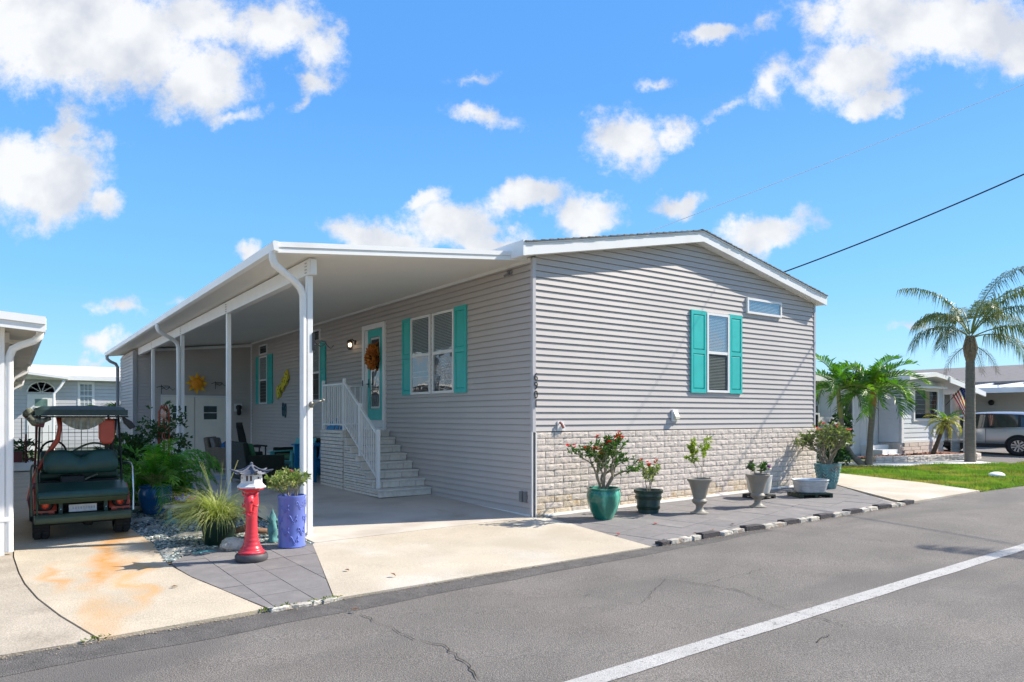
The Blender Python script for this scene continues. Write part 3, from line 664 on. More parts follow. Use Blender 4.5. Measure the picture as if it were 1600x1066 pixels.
# ---- door
b = MB()
b.box(4.90, 5.00, 0, .055, 1.19, 3.40, SI); b.box(5.91, 6.01, 0, .055, 1.19, 3.40, SI); b.box(5.00, 5.91, 0, .054, 3.30, 3.40, SI); b.box(5.0, 5.91, 0, .08, 1.19, 1.24, SI)
dr_ = b.bbuild('door', M['white2'], home)
b = MB(); b.box(5.03, 5.13, .015, .045, 1.40, 3.28, SI); b.box(5.62, 5.72, .015, .045, 1.40, 3.28, SI); b.box(5.13, 5.62, .015, .044, 3.13, 3.28, SI); b.box(5.13, 5.62, .015, .044, 1.40, 1.62, SI); b.bbuild('door_leaf', M['teal'], dr_)
b = MB(); b.box(5.15, 5.60, .015, .030, 1.64, 3.11, SI); b.bbuild('white_panel', M['white2'], dr_)
b = MB(); b.box(5.19, 5.56, .031, .034, 1.68, 3.07, SI); b.bbuild('dark_backing', M['dark'], dr_)
b = MB(); b.face([SI(5.17, .04, 1.66), SI(5.58, .04, 1.66), SI(5.58, .04, 3.09), SI(5.17, .04, 3.09)]); b.build('pane', M['glass'], dr_)
b = MB(); b.box(5.73, 5.90, .014, .03, 1.25, 3.29, SI); b.box(5.01, 5.72, .014, .022, 1.25, 1.395, SI); b.bbuild('storm_door_frame', M['white2'], dr_)
b = MB(); b.tube([SI(5.67, .045, 2.15), SI(5.67, .09, 2.15), SI(5.60, .09, 2.15)], .012, 6); b.box(5.65, 5.69, .045, .052, 2.08, 2.26, SI); b.box(5.94, 5.97, .056, .066, 2.12, 2.24, SI); b.build('handle', M['blackmetal'], dr_)
# small wall fittings
def vent(par, x, z):
    b = MB(); b.box(x - .075, x + .075, .012, .045, z - .10, z + .10, GA); b.bbuild('vent_hood', M['white2'], par, bev=.006)
    b = MB(); b.prism([(.045, z - .075), (.10, z - .06), (.10, z - .02), (.045, z + .075)], x - .05, x + .05, lambda p, q, t: GA(t, p, q)); b.bbuild('vent_cover', mat('cream_plastic', (.62, .60, .46), .5, .08), par)
vent(home, 3.02, 1.485)
b = MB(); b.box(.44, .56, .012, .03, 1.255, 1.40, GA); b.box(.50, .56, .03, .06, 1.26, 1.34, GA); b.bbuild('outlet', M['white2'], home)
b = MB(); b.tube([GA(.47, .04, 1.385), GA(.48, .07, 1.36), GA(.52, .07, 1.30)], .018, 6); b.build('tap', mat('rusty_tap', (.25, .07, .05), .6, .3, 20), home)
b = MB()
for k in range(2): b.box(.12 + k * .10, .19 + k * .10, .012, .045, .20, .36, SI)
b.bbuild('outlet_box', M['grey_metal'], home)
b = MB(); b.box(.50, .62, .012, .035, 3.63, 3.69, SI); b.tube([SI(.56, .03, 3.66), SI(.56, .12, 3.60)], .02, 6); b.bbuild('floodlight', M['grey_metal'], home)
# house number
for ch, zz in zip('6901', (2.045, 1.915, 1.785, 1.655)):
    cu = bpy.data.curves.new('digit', 'FONT'); cu.body = ch; cu.size = .165; cu.extrude = .005; cu.align_x = 'CENTER'; cu.align_y = 'CENTER'; cu.materials.append(M['number'])
    _t = bpy.data.objects.new('t', cu); COL.objects.link(_t); bpy.context.view_layer.update(); _me = bpy.data.meshes.new_from_object(_t.evaluated_get(bpy.context.evaluated_depsgraph_get())); bpy.data.objects.remove(_t); o = bpy.data.objects.new('house_number_digit', _me); COL.objects.link(o); o.parent = home; o.location = (.028, -.032, zz); o.rotation_euler = (R_(90), 0, 0); o.scale = (.85, 1, 1)
# porch lamp (lit in the photo)
lamp = thing('porch_lamp', 'small black wall lantern glowing beside the white entry door', 'wall lamp', (-.02, 6.46, 3.1))
b = MB(); b.lathe([(.055, 0), (.055, .015)], 14, (0, 0, 0), ax='x'); b.tube([(-.015, 0, .03), (-.07, 0, .07), (-.12, 0, .05)], .012, 6); b.lathe([(.03, .05), (.06, .03), (.065, .0)], 12, (-.12, 0, 0)); b.lathe([(.055, -.14), (.04, -.16)], 12, (-.12, 0, 0))
for k in range(6): a = k * 1.047; b.tube([(-.12 + .06 * math.cos(a), .06 * math.sin(a), .0), (-.12 + .055 * math.cos(a), .055 * math.sin(a), -.14)], .005, 4)
b.build('bracket', M['blackmetal'], lamp, smooth=40)
b = MB(); b.ball((-.12, 0, -.06), .035, 10, 7, (1, 1, 1.3)); b.build('bulb', emis('lamp_glow', (1, .72, .42), 4), lamp, smooth=True)
for o, par_, x_, y_, z_ in (): pass
l2 = thing('wall_lantern', 'unlit dark jelly jar lantern on a white mount on the back wall of the carport', 'wall lamp', (-.42, 14.66, 1.72))
b = MB(); b.box(-.12, .12, -.03, 0, -.1, .14); b.bbuild('mount', M['white2'], l2)
b = MB(); b.lathe([(.05, .10), (.09, .06), (.09, -.02), (.07, -.03)], 12, (0, -.12, 0)); b.lathe([(.065, -.03), (.07, -.16), (.04, -.22)], 12, (0, -.12, 0)); b.build('lantern', M['blackmetal'], l2, smooth=40)

# ================================================================ SHED at the back of the carport
shed = thing('carport_shed', 'grey sided storage room with double cream doors closing the back of the carport', 'shed')
b = MB(); b.box(-3.275, -.0, 14.715, 17.7, -.1, 3.30); b.prism([(-3.275, 3.30), (0, 3.30), (0, 3.72), (-3.275, 3.40)], 14.715, 17.7, lambda p, q, t: (p, t, q)); b.bbuild('wall', M['siding'], shed)
z = .06
while z < 3.66:
    z1 = z + PITCH; a = max(-3.24, -3.24 + (z1 - 3.38) / .1 if z1 > 3.38 else -3.24)
    board(shed, SH, a, -.03, z, z1); z = z1
z = .04
while z < 3.3: board(shed, SL, 14.76, 17.68, z, z + PITCH); z += PITCH
b = MB(); b.box(-3.33, -3.22, 14.655, 14.76, 0, 3.36); b.bbuild('corner_trim', mat('corner_grey', (.33, .32, .32), .5, .03), shed)
b = MB(); b.prism([(-3.2, 3.33), (0, 3.66), (0, 3.75), (-3.2, 3.40)], 14.655, 14.672, lambda p, q, t: (p, t, q)); b.bbuild('top_trim', M['white2'], shed)
M['cream'] = mat('cream_door', (.84, .80, .71), .5, .03)
b = MB()
b.box(-2.60, -2.55, 0, .04, .07, 2.10, SH); b.box(-.80, -.75, 0, .04, .07, 2.10, SH); b.box(-2.55, -.80, 0, .04, 2.05, 2.10, SH); b.bbuild('door_frame', M['white2'], shed)
for (u0, u1) in ((-2.545, -1.685), (-1.665, -.805)):
    b = MB(); b.box(u0, u1, .012, .034, .09, 2.045, SH); d = b.bbuild('door', M['cream'], shed)
    c = (u0 + u1) / 2 + (.02 if u0 < -2 else .0)
    b = MB()
    for z0, z1 in ((1.36, 1.375), (1.565, 1.585), (1.78, 1.795)): b.box(c - .20, c + .20, .034, .044, z0, z1, SH)
    for a in (-.20, .19): b.box(c + a, c + a + .012, .034, .0445, 1.36, 1.795, SH)
    b.bbuild('door_window_frame', M['white2'], d)
    for z0, z1 in ((1.375, 1.565), (1.585, 1.78)): b = MB(); b.box(c - .19, c + .19, .034, .038, z0, z1, SH); b.bbuild('pane', M['glass_dark'] if 'glass_dark' in M else M.setdefault('glass_dark', mat('dark_glass', (.02, .045, .045), .08, 0, spec=.8)), d)
    if u0 > -2: b = MB(); b.lathe([(.02, 0), (.035, .03), (.03, .05), (.0, .055)], 12, (u0 + .09, 14.652, 1.0), ax='y', close=False); b.build('knob', M['chrome'], d)

# ================================================================ CARPORT
cp = thing('carport', 'white aluminium carport roof on four slim posts along the left side of the home', 'carport', (0, 0, 0))
def cz(x): return 3.515 + .103 * (x + 3.69)
b = MB(); b.prism([(-3.66, cz(-3.66) - .115), (-.005, cz(-.005) - .115), (-.005, cz(-.005) - .01), (-3.66, cz(-3.66) - .01)], .14, 17.9, lambda p, q, t: (p, t, q)); b.bbuild('roof_panel', M['ceil'], cp)
for t0, t1, y0 in ((-.125, -.062, .112), (-.060, .0, .10)):
    b = MB(); b.prism([(-3.70, cz(-3.70) + t0), (-.02, cz(-.02) + t0), (-.02, cz(-.02) + t1), (-3.70, cz(-3.70) + t1)], y0, .14, lambda p, q, t: (p, t, q)); b.bbuild('front_fascia', M['white'], cp)
b = MB(); b.prism([(-3.665, cz(-3.7) - .115), (-3.72, cz(-3.7) - .10), (-3.735, cz(-3.7) - .01), (-3.72, cz(-3.7) + .005), (-3.665, cz(-3.7) + .005)], .085, 17.95, lambda p, q, t: (p, t, q)); b.bbuild('gutter', M['white'], cp)
b = MB(); b.box(-3.20, -3.11, .36, 14.68, 3.24, 3.43); b.bbuild('beam', M['white2'], cp)
b = MB(); b.box(-3.19, -3.12, .353, .358, 3.25, 3.42); b.bbuild('beam_cap', M['white'], cp)
PY_ = (.50, 4.49, 8.45, 12.3)
for i, y in enumerate(PY_):
    b = MB(); b.box(-3.195, -3.125, y - .042, y + .042, gz(-3.15, y) - .02, 3.238); b.bbuild('post', M['white'], cp, bev=.004)
    b = MB()
    for k in range(4): b.ball((-3.203, y - .02, 3.27 + k * .04), .008, 6, 4)
    for k in range(4): b.ball((-3.203, y + .02, 3.27 + k * .04), .008, 6, 4)
    b.build('bolt', M['grey_metal'], cp, smooth=True)
    b = MB(); b.box(-3.21, -3.095, y - .06, y + .06, gz(-3.15, y) + .0, gz(-3.15, y) + .012); b.bbuild('post_foot', M['white'], cp)
for y in (.50, 8.45):
    g = gz(-3.2, y); b = MB(); b.tube([(-3.70, y - .30, 3.41), (-3.70, y - .30, 3.33), (-3.67, y - .28, 3.27), (-3.60, y - .25, 3.23), (-3.36, y - .09, 3.12), (-3.29, y - .05, 3.07), (-3.245, y - .03, 2.98), (-3.236, y - .01, 2.6), (-3.236, y - .01, .2), (-3.236, y - .01, g + .05)], .046, 8, sq=(1, .85)); b.build('downspout', M['white'], cp, smooth=50)
b = MB(); b.tube([(-3.70, 17.5, 3.40), (-3.70, 17.5, 3.30), (-3.62, 17.5, 3.22), (-3.45, 17.6, 3.15), (-3.39, 17.65, 3.05), (-3.38, 17.65, .1)], .05, 8, sq=(1, .85)); b.build('downspout', mat('grey_spout', (.30, .30, .32), .5, .05), cp, smooth=50)
b = MB(); b.box(-3.135, -3.105, .445, .457, 2.30, 2.52); b.build('bracket', M['blackmetal'], cp)
# plant hooks on posts and walls
def hook(name, label, loc, rz, s=1, cat='hook'):
    t = thing(name, label, cat, loc, rz, sc=s)
    b = MB(); b.tube([(0, 0, -.12), (0, 0, .12)], .009, 5); pts = [(.0, 0, .08)]
    for k in range(14):
        a = -1.2 + k * .33; pts.append((.12 + .018 * k * math.cos(a), 0, .04 + .05 * math.sin(a)))
    b.tube(pts, .009, 5, cap=True); b.tube([(0, 0, .0), (.1, 0, .06), (.2, 0, .05), (.28, 0, -.02), (.33, 0, .03)], .007, 5); b.build('scroll', M['blackmetal'], t); return t
hook('plant_hook', 'black scroll plant hook high on the front carport post', (-3.10, .50, 2.36), 0, .8)
t = thing('plant_hook', 'pale scroll hanger with plug at mid height of the front carport post', 'hook', (-3.155, .45, 1.62))
b = MB(); b.ball((0, -.02, 0), .035, 8, 6, (1, .8, 1.2)); b.tube([(0, -.03, 0), (.06, -.08, .04), (.12, -.08, .05)], .012, 6); b.ball((.13, -.08, .055), .022, 8, 5); b.build('hanger', mat('tarnished', (.25, .24, .20), .5, .3, 20, metal=.6), t, smooth=True)
hook('plant_hook', 'black scroll hook on the back wall to the right of the sun ornament', (-1.10, 14.6, 2.42), 0, 1.0)
hook('plant_hook', 'black scroll hook on the dim back wall behind the climbing plant', (-2.98, 12.2, 2.18), 0, 1.0)

# ================================================================ STEPS
M['dark_mortar'] = mat('dark_mortar', (.12, .105, .09), .95)
st = thing('entry_steps', 'pale block entry steps with white railing climbing to the front door', 'steps', (-.5, 4.2, .07))
X0, XW = -1.03, .0
def SB(x, y, z): return Vector((x + .5, y - 4.2, z - .07))
H0 = .06; RZ = .143
ys_ = [3.02 + .243 * k for k in range(8)]   # front of each tread
Y_END = 5.84
blk = {}
def sblock(x0, x1, y0, y1, z0, z1):
    b = MB(); c = SB((x0 + x1) / 2, (y0 + y1) / 2, (z0 + z1) / 2); b.box(-(x1 - x0) / 2, (x1 - x0) / 2, -(y1 - y0) / 2, (y1 - y0) / 2, -(z1 - z0) / 2, (z1 - z0) / 2)
    b.bbuild('block', M['stepblock'], st, loc=c, bev=.004)
for k in range(8):
    z0 = H0 + k * RZ; yf = ys_[k]; z1 = z0 + RZ - (.036 if k < 7 else .0)
    b = MB(); q0 = SB(X0 + .06, yf + .06, z0); q1 = SB(-.03, Y_END - .06, z0 + RZ - .04); b.box(q0.x, q1.x, q0.y, q1.y, q0.z, q1.z); b.bbuild('core', M['dark_mortar'], st)
    # riser blocks
    n = 3; off = .5 if k % 2 else 0
    e = [X0] + [X0 + (1.0) * (j + off) / n for j in range(1 if not off else 0, n) if 0 < (j + off)] + [-.018]
    e = sorted(set(round(v, 3) for v in e))
    for j in range(len(e) - 1):
        if e[j + 1] - e[j] > .05: sblock(e[j] + .003, e[j + 1] - .003, yf, yf + .09, z0 + .004, z1 - .003)
    # side blocks, two thin courses per riser
    for h in range(2):
        za = z0 + h * (z1 - z0) / 2; zb = za + (z1 - z0) / 2; y = yf + .093; first = (k + h) % 2
        while y < 4.62:
            ye = min(y + (.17 if first else .33), 4.63); first = 0; sblock(X0, X0 + .08, y + .005, ye - .005, za + .005, zb - .005); y = ye
        y = 4.66; first = (k + h) % 2
        if y < Y_END:
            while y < Y_END - .02:
                ye = min(y + (.2 if first else .39), Y_END); first = 0; sblock(X0 - .006, X0 + .07, y + .003, ye - .003, z0 + h * RZ / 2 + .005, z0 + (h + 1) * RZ / 2 - .005); y = ye
    if k < 6: b = MB(); q0 = SB(X0 + .002, ys_[k + 1] + .022, z1); q1 = SB(X0 + .08, 4.63, z1 + .034); b.box(q0.x, q1.x, q0.y, q1.y, q0.z, q1.z); b.bbuild('cap_strip', M['tread'], st)
    if k < 7:
        b = MB(); q0 = SB(X0 - .025, yf - .03, z1); q1 = SB(-.017, ys_[k + 1] + .02, z1 + .036); b.box(q0.x, q1.x, q0.y, q1.y, q0.z, q1.z); b.bbuild('tread', M['tread'], st, bev=.005)
q0 = SB(X0 - .01, 4.70, 1.165); q1 = SB(-.017, Y_END, 1.195); b = MB(); b.box(q0.x, q1.x, q0.y, q1.y, q0.z, q1.z); b.bbuild('landing', M['tread'], st, bev=.005)
rl = MB()
def rbox(b, x, y, z0, z1, s): q = SB(x, y, z0); b.box(q.x - s, q.x + s, q.y - s, q.y + s, q.z, q.z + z1 - z0)
xr = -.985
LT = [(4.70, 1.2, 2.17), (3.94, .74, 1.68), (3.17, .21, 1.21)]
for y, z0, z1 in LT + [(5.80, 1.2, 2.17)]: rbox(rl, xr, y, z0, z1 + .03, .026)
rl.tube([SB(xr, 5.80, 2.10), SB(xr, 4.70, 2.10)], .024, 4); rl.tube([SB(xr, 5.80, 1.31), SB(xr, 4.70, 1.31)], .018, 4)
rl.tube([SB(xr, 4.70, 2.13), SB(xr, 3.17, 1.14)], .026, 4); rl.tube([SB(xr, 4.70, 1.34), SB(xr, 3.17, .36)], .018, 4)
rail = rl.build('railing', M['white'], st)
for k in range(1, 10):
    y = 4.70 + 1.1 * k / 10; b = MB(); q = SB(xr, y, 1.31); b.box(q.x - .009, q.x + .009, q.y - .009, q.y + .009, q.z, SB(0, 0, 2.10).z); b.build('baluster', M['white'], rail)
for k in range(1, 16):
    if k == 8: continue
    t = k / 16; y = 4.70 - 1.53 * t; b = MB(); q = SB(xr, y, 1.34 - .98 * t); b.box(q.x - .009, q.x + .009, q.y - .009, q.y + .009, q.z, q.z + .79 - .01 * t); b.build('baluster', M['white'], rail)
rl = MB(); rbox(rl, -.06, 5.80, 1.2, 2.15, .02); rl.tube([SB(xr, 5.80, 2.10), SB(-.06, 5.80, 2.10)], .02, 4); rl.tube([SB(xr, 5.80, 1.31), SB(-.06, 5.80, 1.31)], .018, 4); rail = rl.build('railing', M['white'], st)
for k in range(1, 8): b = MB(); q = SB(xr + .92 * k / 8, 5.80, 1.31); b.box(q.x - .009, q.x + .009, q.y - .009, q.y + .009, q.z, q.z + .79); b.build('baluster', M['white'], rail)

# ================================================================ WIRES
def wire(name, label, A, B, sag, r, m):
    A, B = Vector(A), Vector(B); pts = []
    for k in range(41): t = k / 40; p = A.lerp(B, t); p.z -= sag * 4 * t * (1 - t) * (1 - .0 * t); pts.append(p - A)
    b = MB(); b.tube(pts, r, 6); tag(b.build(name, m, None, loc=A), label, 'cable')
wire('power_cable', 'black sagging power cable rising from behind the gable roof to the right', (8.2, 4.0, 4.4), (14.9, -10.1, 10.6), .62, .016, M['blackmetal'])
wire('thin_cable', 'thin pale cable crossing the sky above the gable peak', (3.4, 3.0, 4.75), (14.9, -9.5, 10.9), .15, .006, mat('pale_cable', (.8, .82, .85), .6))
# ================================================================ LEFT NEIGHBOUR
nl = thing('neighbour_carport', 'white edged neighbouring roof and wall cut off by the left side of the picture', 'carport', (-6.2, 1.2, 0))
def Q(x, y, z): return (x + 6.2, y - 1.2, z)
def qb(b, x0, x1, y0, y1, z0, z1): b.box(x0 + 6.2, x1 + 6.2, y0 - 1.2, y1 - 1.2, z0, z1)
nz_ = lambda x: 2.56 - .075 * (x + 5.9)
b = MB(); b.prism([(-13, nz_(-13) - .10), (-5.95, nz_(-5.95) - .10), (-5.95, nz_(-5.95) - .01), (-13, nz_(-13) - .01)], 1.06, 22, lambda p, q, t: Q(p, t, q)); b.bbuild('roof_panel', M['ceil'], nl)
for t0, t1, y0 in ((-.165, -.085, 1.03), (-.083, 0, 1.01)):
    b = MB(); b.prism([(-13, nz_(-13) + t0), (-5.90, nz_(-5.9) + t0), (-5.90, nz_(-5.9) + t1), (-13, nz_(-13) + t1)], y0, 1.06, lambda p, q, t: Q(p, t, q)); b.bbuild('fascia', M['white'], nl)
b = MB(); qb(b, -5.955, -5.893, 1.045, 22, 2.42, 2.545); b.bbuild('gutter', M['white'], nl)
b = MB(); qb(b, -6.42, -6.22, 2.1, 21.5, 2.35, 2.47); b.bbuild('beam', M['ceil'], nl)
for k in range(6): b = MB(); y = 2.6 + k * 3.0; qb(b, -9, -5.98, y, y + .05, 2.38, 2.43); b.bbuild('rafter', M['ceil'], nl)
b = MB(); qb(b, -6.36, -6.265, 1.33, 1.44, -.05, 2.46); b.bbuild('post', M['white'], nl)
b = MB(); qb(b, -9.0, -6.38, 1.36, 1.42, -.05, 2.5); b.bbuild('wall', M['white2'], nl)
for k in range(7): b = MB(); x = -6.42 - k * .32; qb(b, x - .03, x, 1.335, 1.36, -.05, 2.5); b.bbuild('batten', M['white'], nl)
b = MB(); qb(b, -6.44, -6.20, 1.325, 1.352, .32, .37); b.bbuild('strap', M['white'], nl)
b = MB(); b.tube([Q(-5.94, 1.25, 2.44), Q(-5.95, 1.25, 2.36), Q(-6.0, 1.26, 2.31), Q(-6.12, 1.3, 2.26), Q(-6.19, 1.34, 2.22), Q(-6.225, 1.36, 2.12), Q(-6.225, 1.36, 1.6), Q(-6.225, 1.36, -.02)], .042, 8, sq=(1, .8)); b.build('downspout', M['white'], nl, smooth=50)
for y in (7.5, 14): b = MB(); b.tube([Q(-5.94, y, 2.42), Q(-5.96, y, 2.30), Q(-6.15, y, 2.18), Q(-6.22, y, 2.05), Q(-6.22, y, .0)], .042, 6); b.build('downspout', M['white'], nl, smooth=50)

# ================================================================ HOME BEHIND (left background)
bh = thing('background_home', 'pale grey home with arched porch window beyond the golf cart', 'house', (-3, 28, 0))
BF = lambda u, d, z: (u + 3, -d, z)
b = MB(); b.box(-12, 5, .01, 6, -.2, 3.16); b.bbuild('wall', M['siding'], bh)
M['siding_pale'] = mat('pale_siding', (.56, .56, .58), .6, .03)
z = .1
while z < 3.1:
    for u0, u1 in ((-8.8, -.2),):
        b = MB(); b.box(u0, u1, 0, .03, z, z + .147, BF); i = len(b.v); b.v[4] = b.v[4][:1] + (0 - .004,) + b.v[4][2:]; b.v[5] = b.v[5][:1] + (-.004,) + b.v[5][2:]
        b.build('siding_board', M['siding_pale'], bh)
    z += .16
b = MB(); b.prism([(-.35, 3.10), (3.2, 3.78), (6.5, 3.10), (6.5, 3.2), (3.2, 3.86), (-.35, 3.2)][:3] + [(3.2, 3.86), (-.35, 3.2)], -8, 3.6, lambda p, q, t: (t + 0, p, q)); b.bbuild('roof', mat('pale_roof', (.60, .57, .50), .8, .06), bh)
b = MB(); b.box(-8, 3.6, -.38, -.34, 3.03, 3.22); b.bbuild('fascia', M['white'], bh)
window(bh, BF, -3.80, -3.16, 1.72, 2.98, blind=0, grid=(3, 4), fw=.10)
# porch
b = MB(); b.prism([(-6.35, 3.28), (-4.22, 3.02), (-4.22, 3.12), (-6.35, 3.38)], -1.3, 0, lambda p, q, t: (p + 3, t, q)); b.bbuild('porch_roof', M['white'], bh)
b = MB(); b.tube([(-4.35 + 3, -1.2, 2.98), (-4.5 + 3, -1.2, 2.7), (-4.72 + 3, -1.2, 2.4), (-4.75 + 3, -1.2, 0)], .05, 6); b.build('porch_post', M['white'], bh)
b = MB(); b.box(-5.62, -4.62, 0, .06, 0, 2.40, BF); b.bbuild('door', M['white2'], bh)
b = MB(); b.box(-5.35, -4.9, .06, .07, 1.5, 2.2, BF); b.bbuild('pane', mat('green_glass', (.12, .20, .17), .1, .3), bh)
b = MB(); b.box(-5.37, -4.88, .07, .085, 1.83, 1.88, BF); b.bbuild('rail', M['white2'], bh)
b = MB(); b.prism([(-5.12 + .50 * math.cos(a * math.pi / 12), 2.48 + .46 * math.sin(a * math.pi / 12)) for a in range(13)], .01, .03, lambda p, q, t: BF(p, t, q)); fan = b.bbuild('fan_window', mat('purple_glass', (.07, .05, .09), .15), bh)
b = MB()
for a in (0, 36, 72, 108, 144, 180): b.tube([BF(-5.12, .045, 2.48), BF(-5.12 + .5 * math.cos(R_(a)), .045, 2.48 + .46 * math.sin(R_(a)))], .016, 4)
b.tube([BF(-5.12 + .5 * math.cos(R_(a * 10)), .045, 2.48 + .46 * math.sin(R_(a * 10))) for a in range(19)], .035, 4); b.build('muntin', M['white2'], fan)
# iron fence in front of it
fe = thing('iron_fence', 'black iron garden fence with scroll tops seen behind the golf cart', 'fence', (-4.6, 20.5, .06))
for k in range(19):
    x = -1.3 + k * .19; h = 1.35 if k % 3 == 0 else 1.1; b = MB(); b.tube([(x, 0, 0), (x, 0, h)], .007 if k % 3 else .014, 5); b.build('bar', M['blackmetal'], fe)
for h in (.2, .85): b = MB(); b.tube([(-1.3, 0, h), (2.15, 0, h)], .009, 5); b.build('rail', M['blackmetal'], fe)
# white utility box and planter
t = thing('garden_planter', 'low white planter with green clump beside the neighbouring wall', 'planter', (-5.95, 14.5, .05))
b = MB(); b.box(-.22, .22, -.5, .5, 0, .22); b.bbuild('trough', M['white2'], t, bev=.02)
b = MB()
for k in range(300): p = Vector((random.gauss(0, .14), random.gauss(0, .3), random.uniform(.2, .75))); b.leaf(p, Vector((random.gauss(0, 1), random.gauss(0, 1), random.gauss(.3, .6))), .14, .06)
M['leaf_dark'] = mat('leaf_dark', (.028, .075, .022), .5, .45, 5, trans=.18, spec=.5)
b.build('foliage', M['leaf_dark'], t)

# ================================================================ RIGHT NEIGHBOUR (home with bay, carport, SUV)
rn = thing('neighbour_home', 'pale blue grey home with a block based front bay to the right behind the palms', 'house', (17.3, 3, .1))
M['siding_blue'] = mat('blue_grey_siding', (.60, .63, .66), .6, .03)
RF = lambda u, d, z: (u - 17.3, -d, z - .1)           # front, plane y=3
RS = lambda u, d, z: (-d, u - 3, z - .1)              # left side, plane x=17.3
b = MB(); b.box(0.02, 3.0, .02, 1.0, -.1, 2.62); b.bbuild('wall', M['siding_blue'], rn)
def lap(fr, u0, u1, z0, z1, p, m, par):
    z = z0
    while z < z1 - .02:
        b = MB(); b.box(u0, u1, 0, .018, z, min(z + p - .002, z1), fr); b.v[4:8] = [fr(u, .004 if dd else 0, min(z + p - .002, z1)) for u, dd in ((u0, 0), (u1, 0), (u1, 1), (u0, 1))]
        b.build('siding_board', m, par, fix=True); z += p
lap(RF, 17.36, 20.26, .62, 2.6, .155, M['siding_blue'], rn); lap(RS, 3.06, 3.72, .62, 2.6, .155, M['siding_blue'], rn)
b = MB(); b.box(17.28, 17.42, 0, .03, .6, 2.62, RF); b.box(20.18, 20.32, 0, .03, .6, 2.62, RF); b.box(17.42, 20.18, 0, .031, .6, .68, RF); b.box(17.42, 20.18, 0, .031, 2.5, 2.62, RF); b.bbuild('corner_trim', M['white2'], rn)
window(rn, RF, 18.05, 19.85, 1.30, 2.40, blind=0, fw=.09, rail=False)
b = MB(); b.box(17.95, 19.95, .05, .30, 2.40, 2.47, RF); b.bbuild('window_hood', M['white2'], rn)
M['amber'] = mat('amber_curtain', (.40, .26, .10), .8, .2)
b = MB(); b.box(18.9, 19.2, .02, .03, 1.4, 2.3, RF); b.bbuild('curtain', M['amber'], rn)
for r in range(4):
    for k in range(10):
        x0 = 17.3 + k * .31 - (.15 if r % 2 else 0); x1 = x0 + .30
        if x1 > 20.3 or x0 < 17.2: continue
        b = MB(); b.box(max(x0, 17.3), x1, 0, .03 + random.uniform(0, .02), .12 + r * .12, .23 + r * .12, RF); b.build('block', M['block'], rn)
    for k in range(2):
        x0 = 3.0 + k * .31; b = MB(); b.box(x0, x0 + .30, 0, .03, .12 + r * .12, .23 + r * .12, RS); b.build('block', M['block'], rn)
# roof with white fascia
b = MB(); b.prism([(-.5, 2.52), (1.3, 2.68), (3.6, 2.42), (3.6, 2.54), (1.3, 2.82), (-.5, 2.66)], -.5, 9, lambda p, q, t: (p, t, q)); b.bbuild('roof', M['white'], rn)
# long part behind, facing us
RB = lambda u, d, z: (u - 17.3, .75 - d, z - .1)      # plane y=3.75
b = MB(); b.box(-7.5, 0.01, .76, 9, -.1, 2.5); b.bbuild('wall', M['siding_pale'], rn)
M['panel'] = mat('pale_panel', (.62, .62, .60), .6, .04)
for k in range(13):
    x = 9.75 + k * .58; b = MB(); b.box(x, x + .56, 0, .02, .25, 2.5, RB); b.build('wall_panel', M['panel'], rn, fix=True)
window(rn, RB, 15.05, 15.65, .45, 2.2, blind=0, fw=.07, d0=.02); window(rn, RB, 16.5, 16.9, .7, 2.2, blind=.6, fw=.06, d0=.02); window(rn, RB, 13.1, 13.7, .9, 2.2, blind=.3, fw=.06, d0=.02)
b = MB(); b.prism([(.3, 2.40), (7, 2.95), (7, 3.1), (.3, 2.60)], -7.8, -.1, lambda p, q, t: (t, p, q)); b.bbuild('roof', M['white'], rn)
b = MB()
for k in range(3): b.box(-1.1, -.1, -.25 + k * .3, .74, .02 + k * .14, .16 + k * .14)
b.bbuild('door_step', M['white2'], rn)
# carport of the neighbour
rc = thing('neighbour_carport', 'white flat carport roof over the parked silver car', 'carport', (20.4, 2.6, .1))
b = MB(); b.prism([(-.9, 2.60), (1.9, 2.18), (1.9, 2.28), (-.9, 2.74)], -.1, 7, lambda p, q, t: (p, t, q)); b.bbuild('roof_panel', M['white'], rc)
b = MB(); b.prism([(-.9, 2.50), (1.95, 2.08), (1.95, 2.24), (-.9, 2.68)], -.16, -.11, lambda p, q, t: (p, t, q)); b.bbuild('fascia', M['white'], rc)
b = MB(); b.box(.62, .72, -.05, .05, -.05, 2.3); b.box(.55, .8, -.1, .1, -.05, .06); b.bbuild('post', M['white'], rc); b = MB(); b.tube([(.80, -.02, 2.2), (.72, -.02, 2.1), (.58, -.02, 2.0), (.56, -.02, 0)], .05, 6); b.build('downspout', M['white'], rc)
# lattice gate
lg = thing('lattice_gate', 'pale diamond lattice screen between the bay and the carport post', 'screen', (20.32, 2.75, .1))
b = MB(); b.box(0, .70, 0, .03, 2.10, 2.16); b.box(0, .70, 0, .03, .02, .08); b.box(0, .70, 0, .031, .86, .91); b.bbuild('frame', M['siding_pale'], lg)
b = MB()
for k in range(-16, 10):
    for sgn in (1, -1):
        x0 = k * .075; pts = []
        a0 = max(0, -x0 if sgn > 0 else x0 - .7) ; 
        for q in range(2): pass
        # slats at 45 degrees clipped to the frame
        s0, s1 = (max(0, -x0), min(2.1, .7 - x0)) if sgn > 0 else (max(0, (x0 + 1.4) - .7), min(2.1, x0 + 1.4))
        if s1 - s0 < .05: continue
        f_ = (lambda s: (x0 + s, s)) if sgn > 0 else (lambda s: (x0 + 1.4 - s, s))
        (xa, za), (xb, zb) = f_(s0), f_(s1); yo = .01 if sgn > 0 else .017; w = .014
        if zb - za > .02: b.face([(xa - w, yo, za), (xa + w, yo, za), (xb + w, yo, zb), (xb - w, yo, zb)])
o = b.build('lattice', mat('lattice_cream', (.55, .52, .48), .6), lg, kind='stuff')
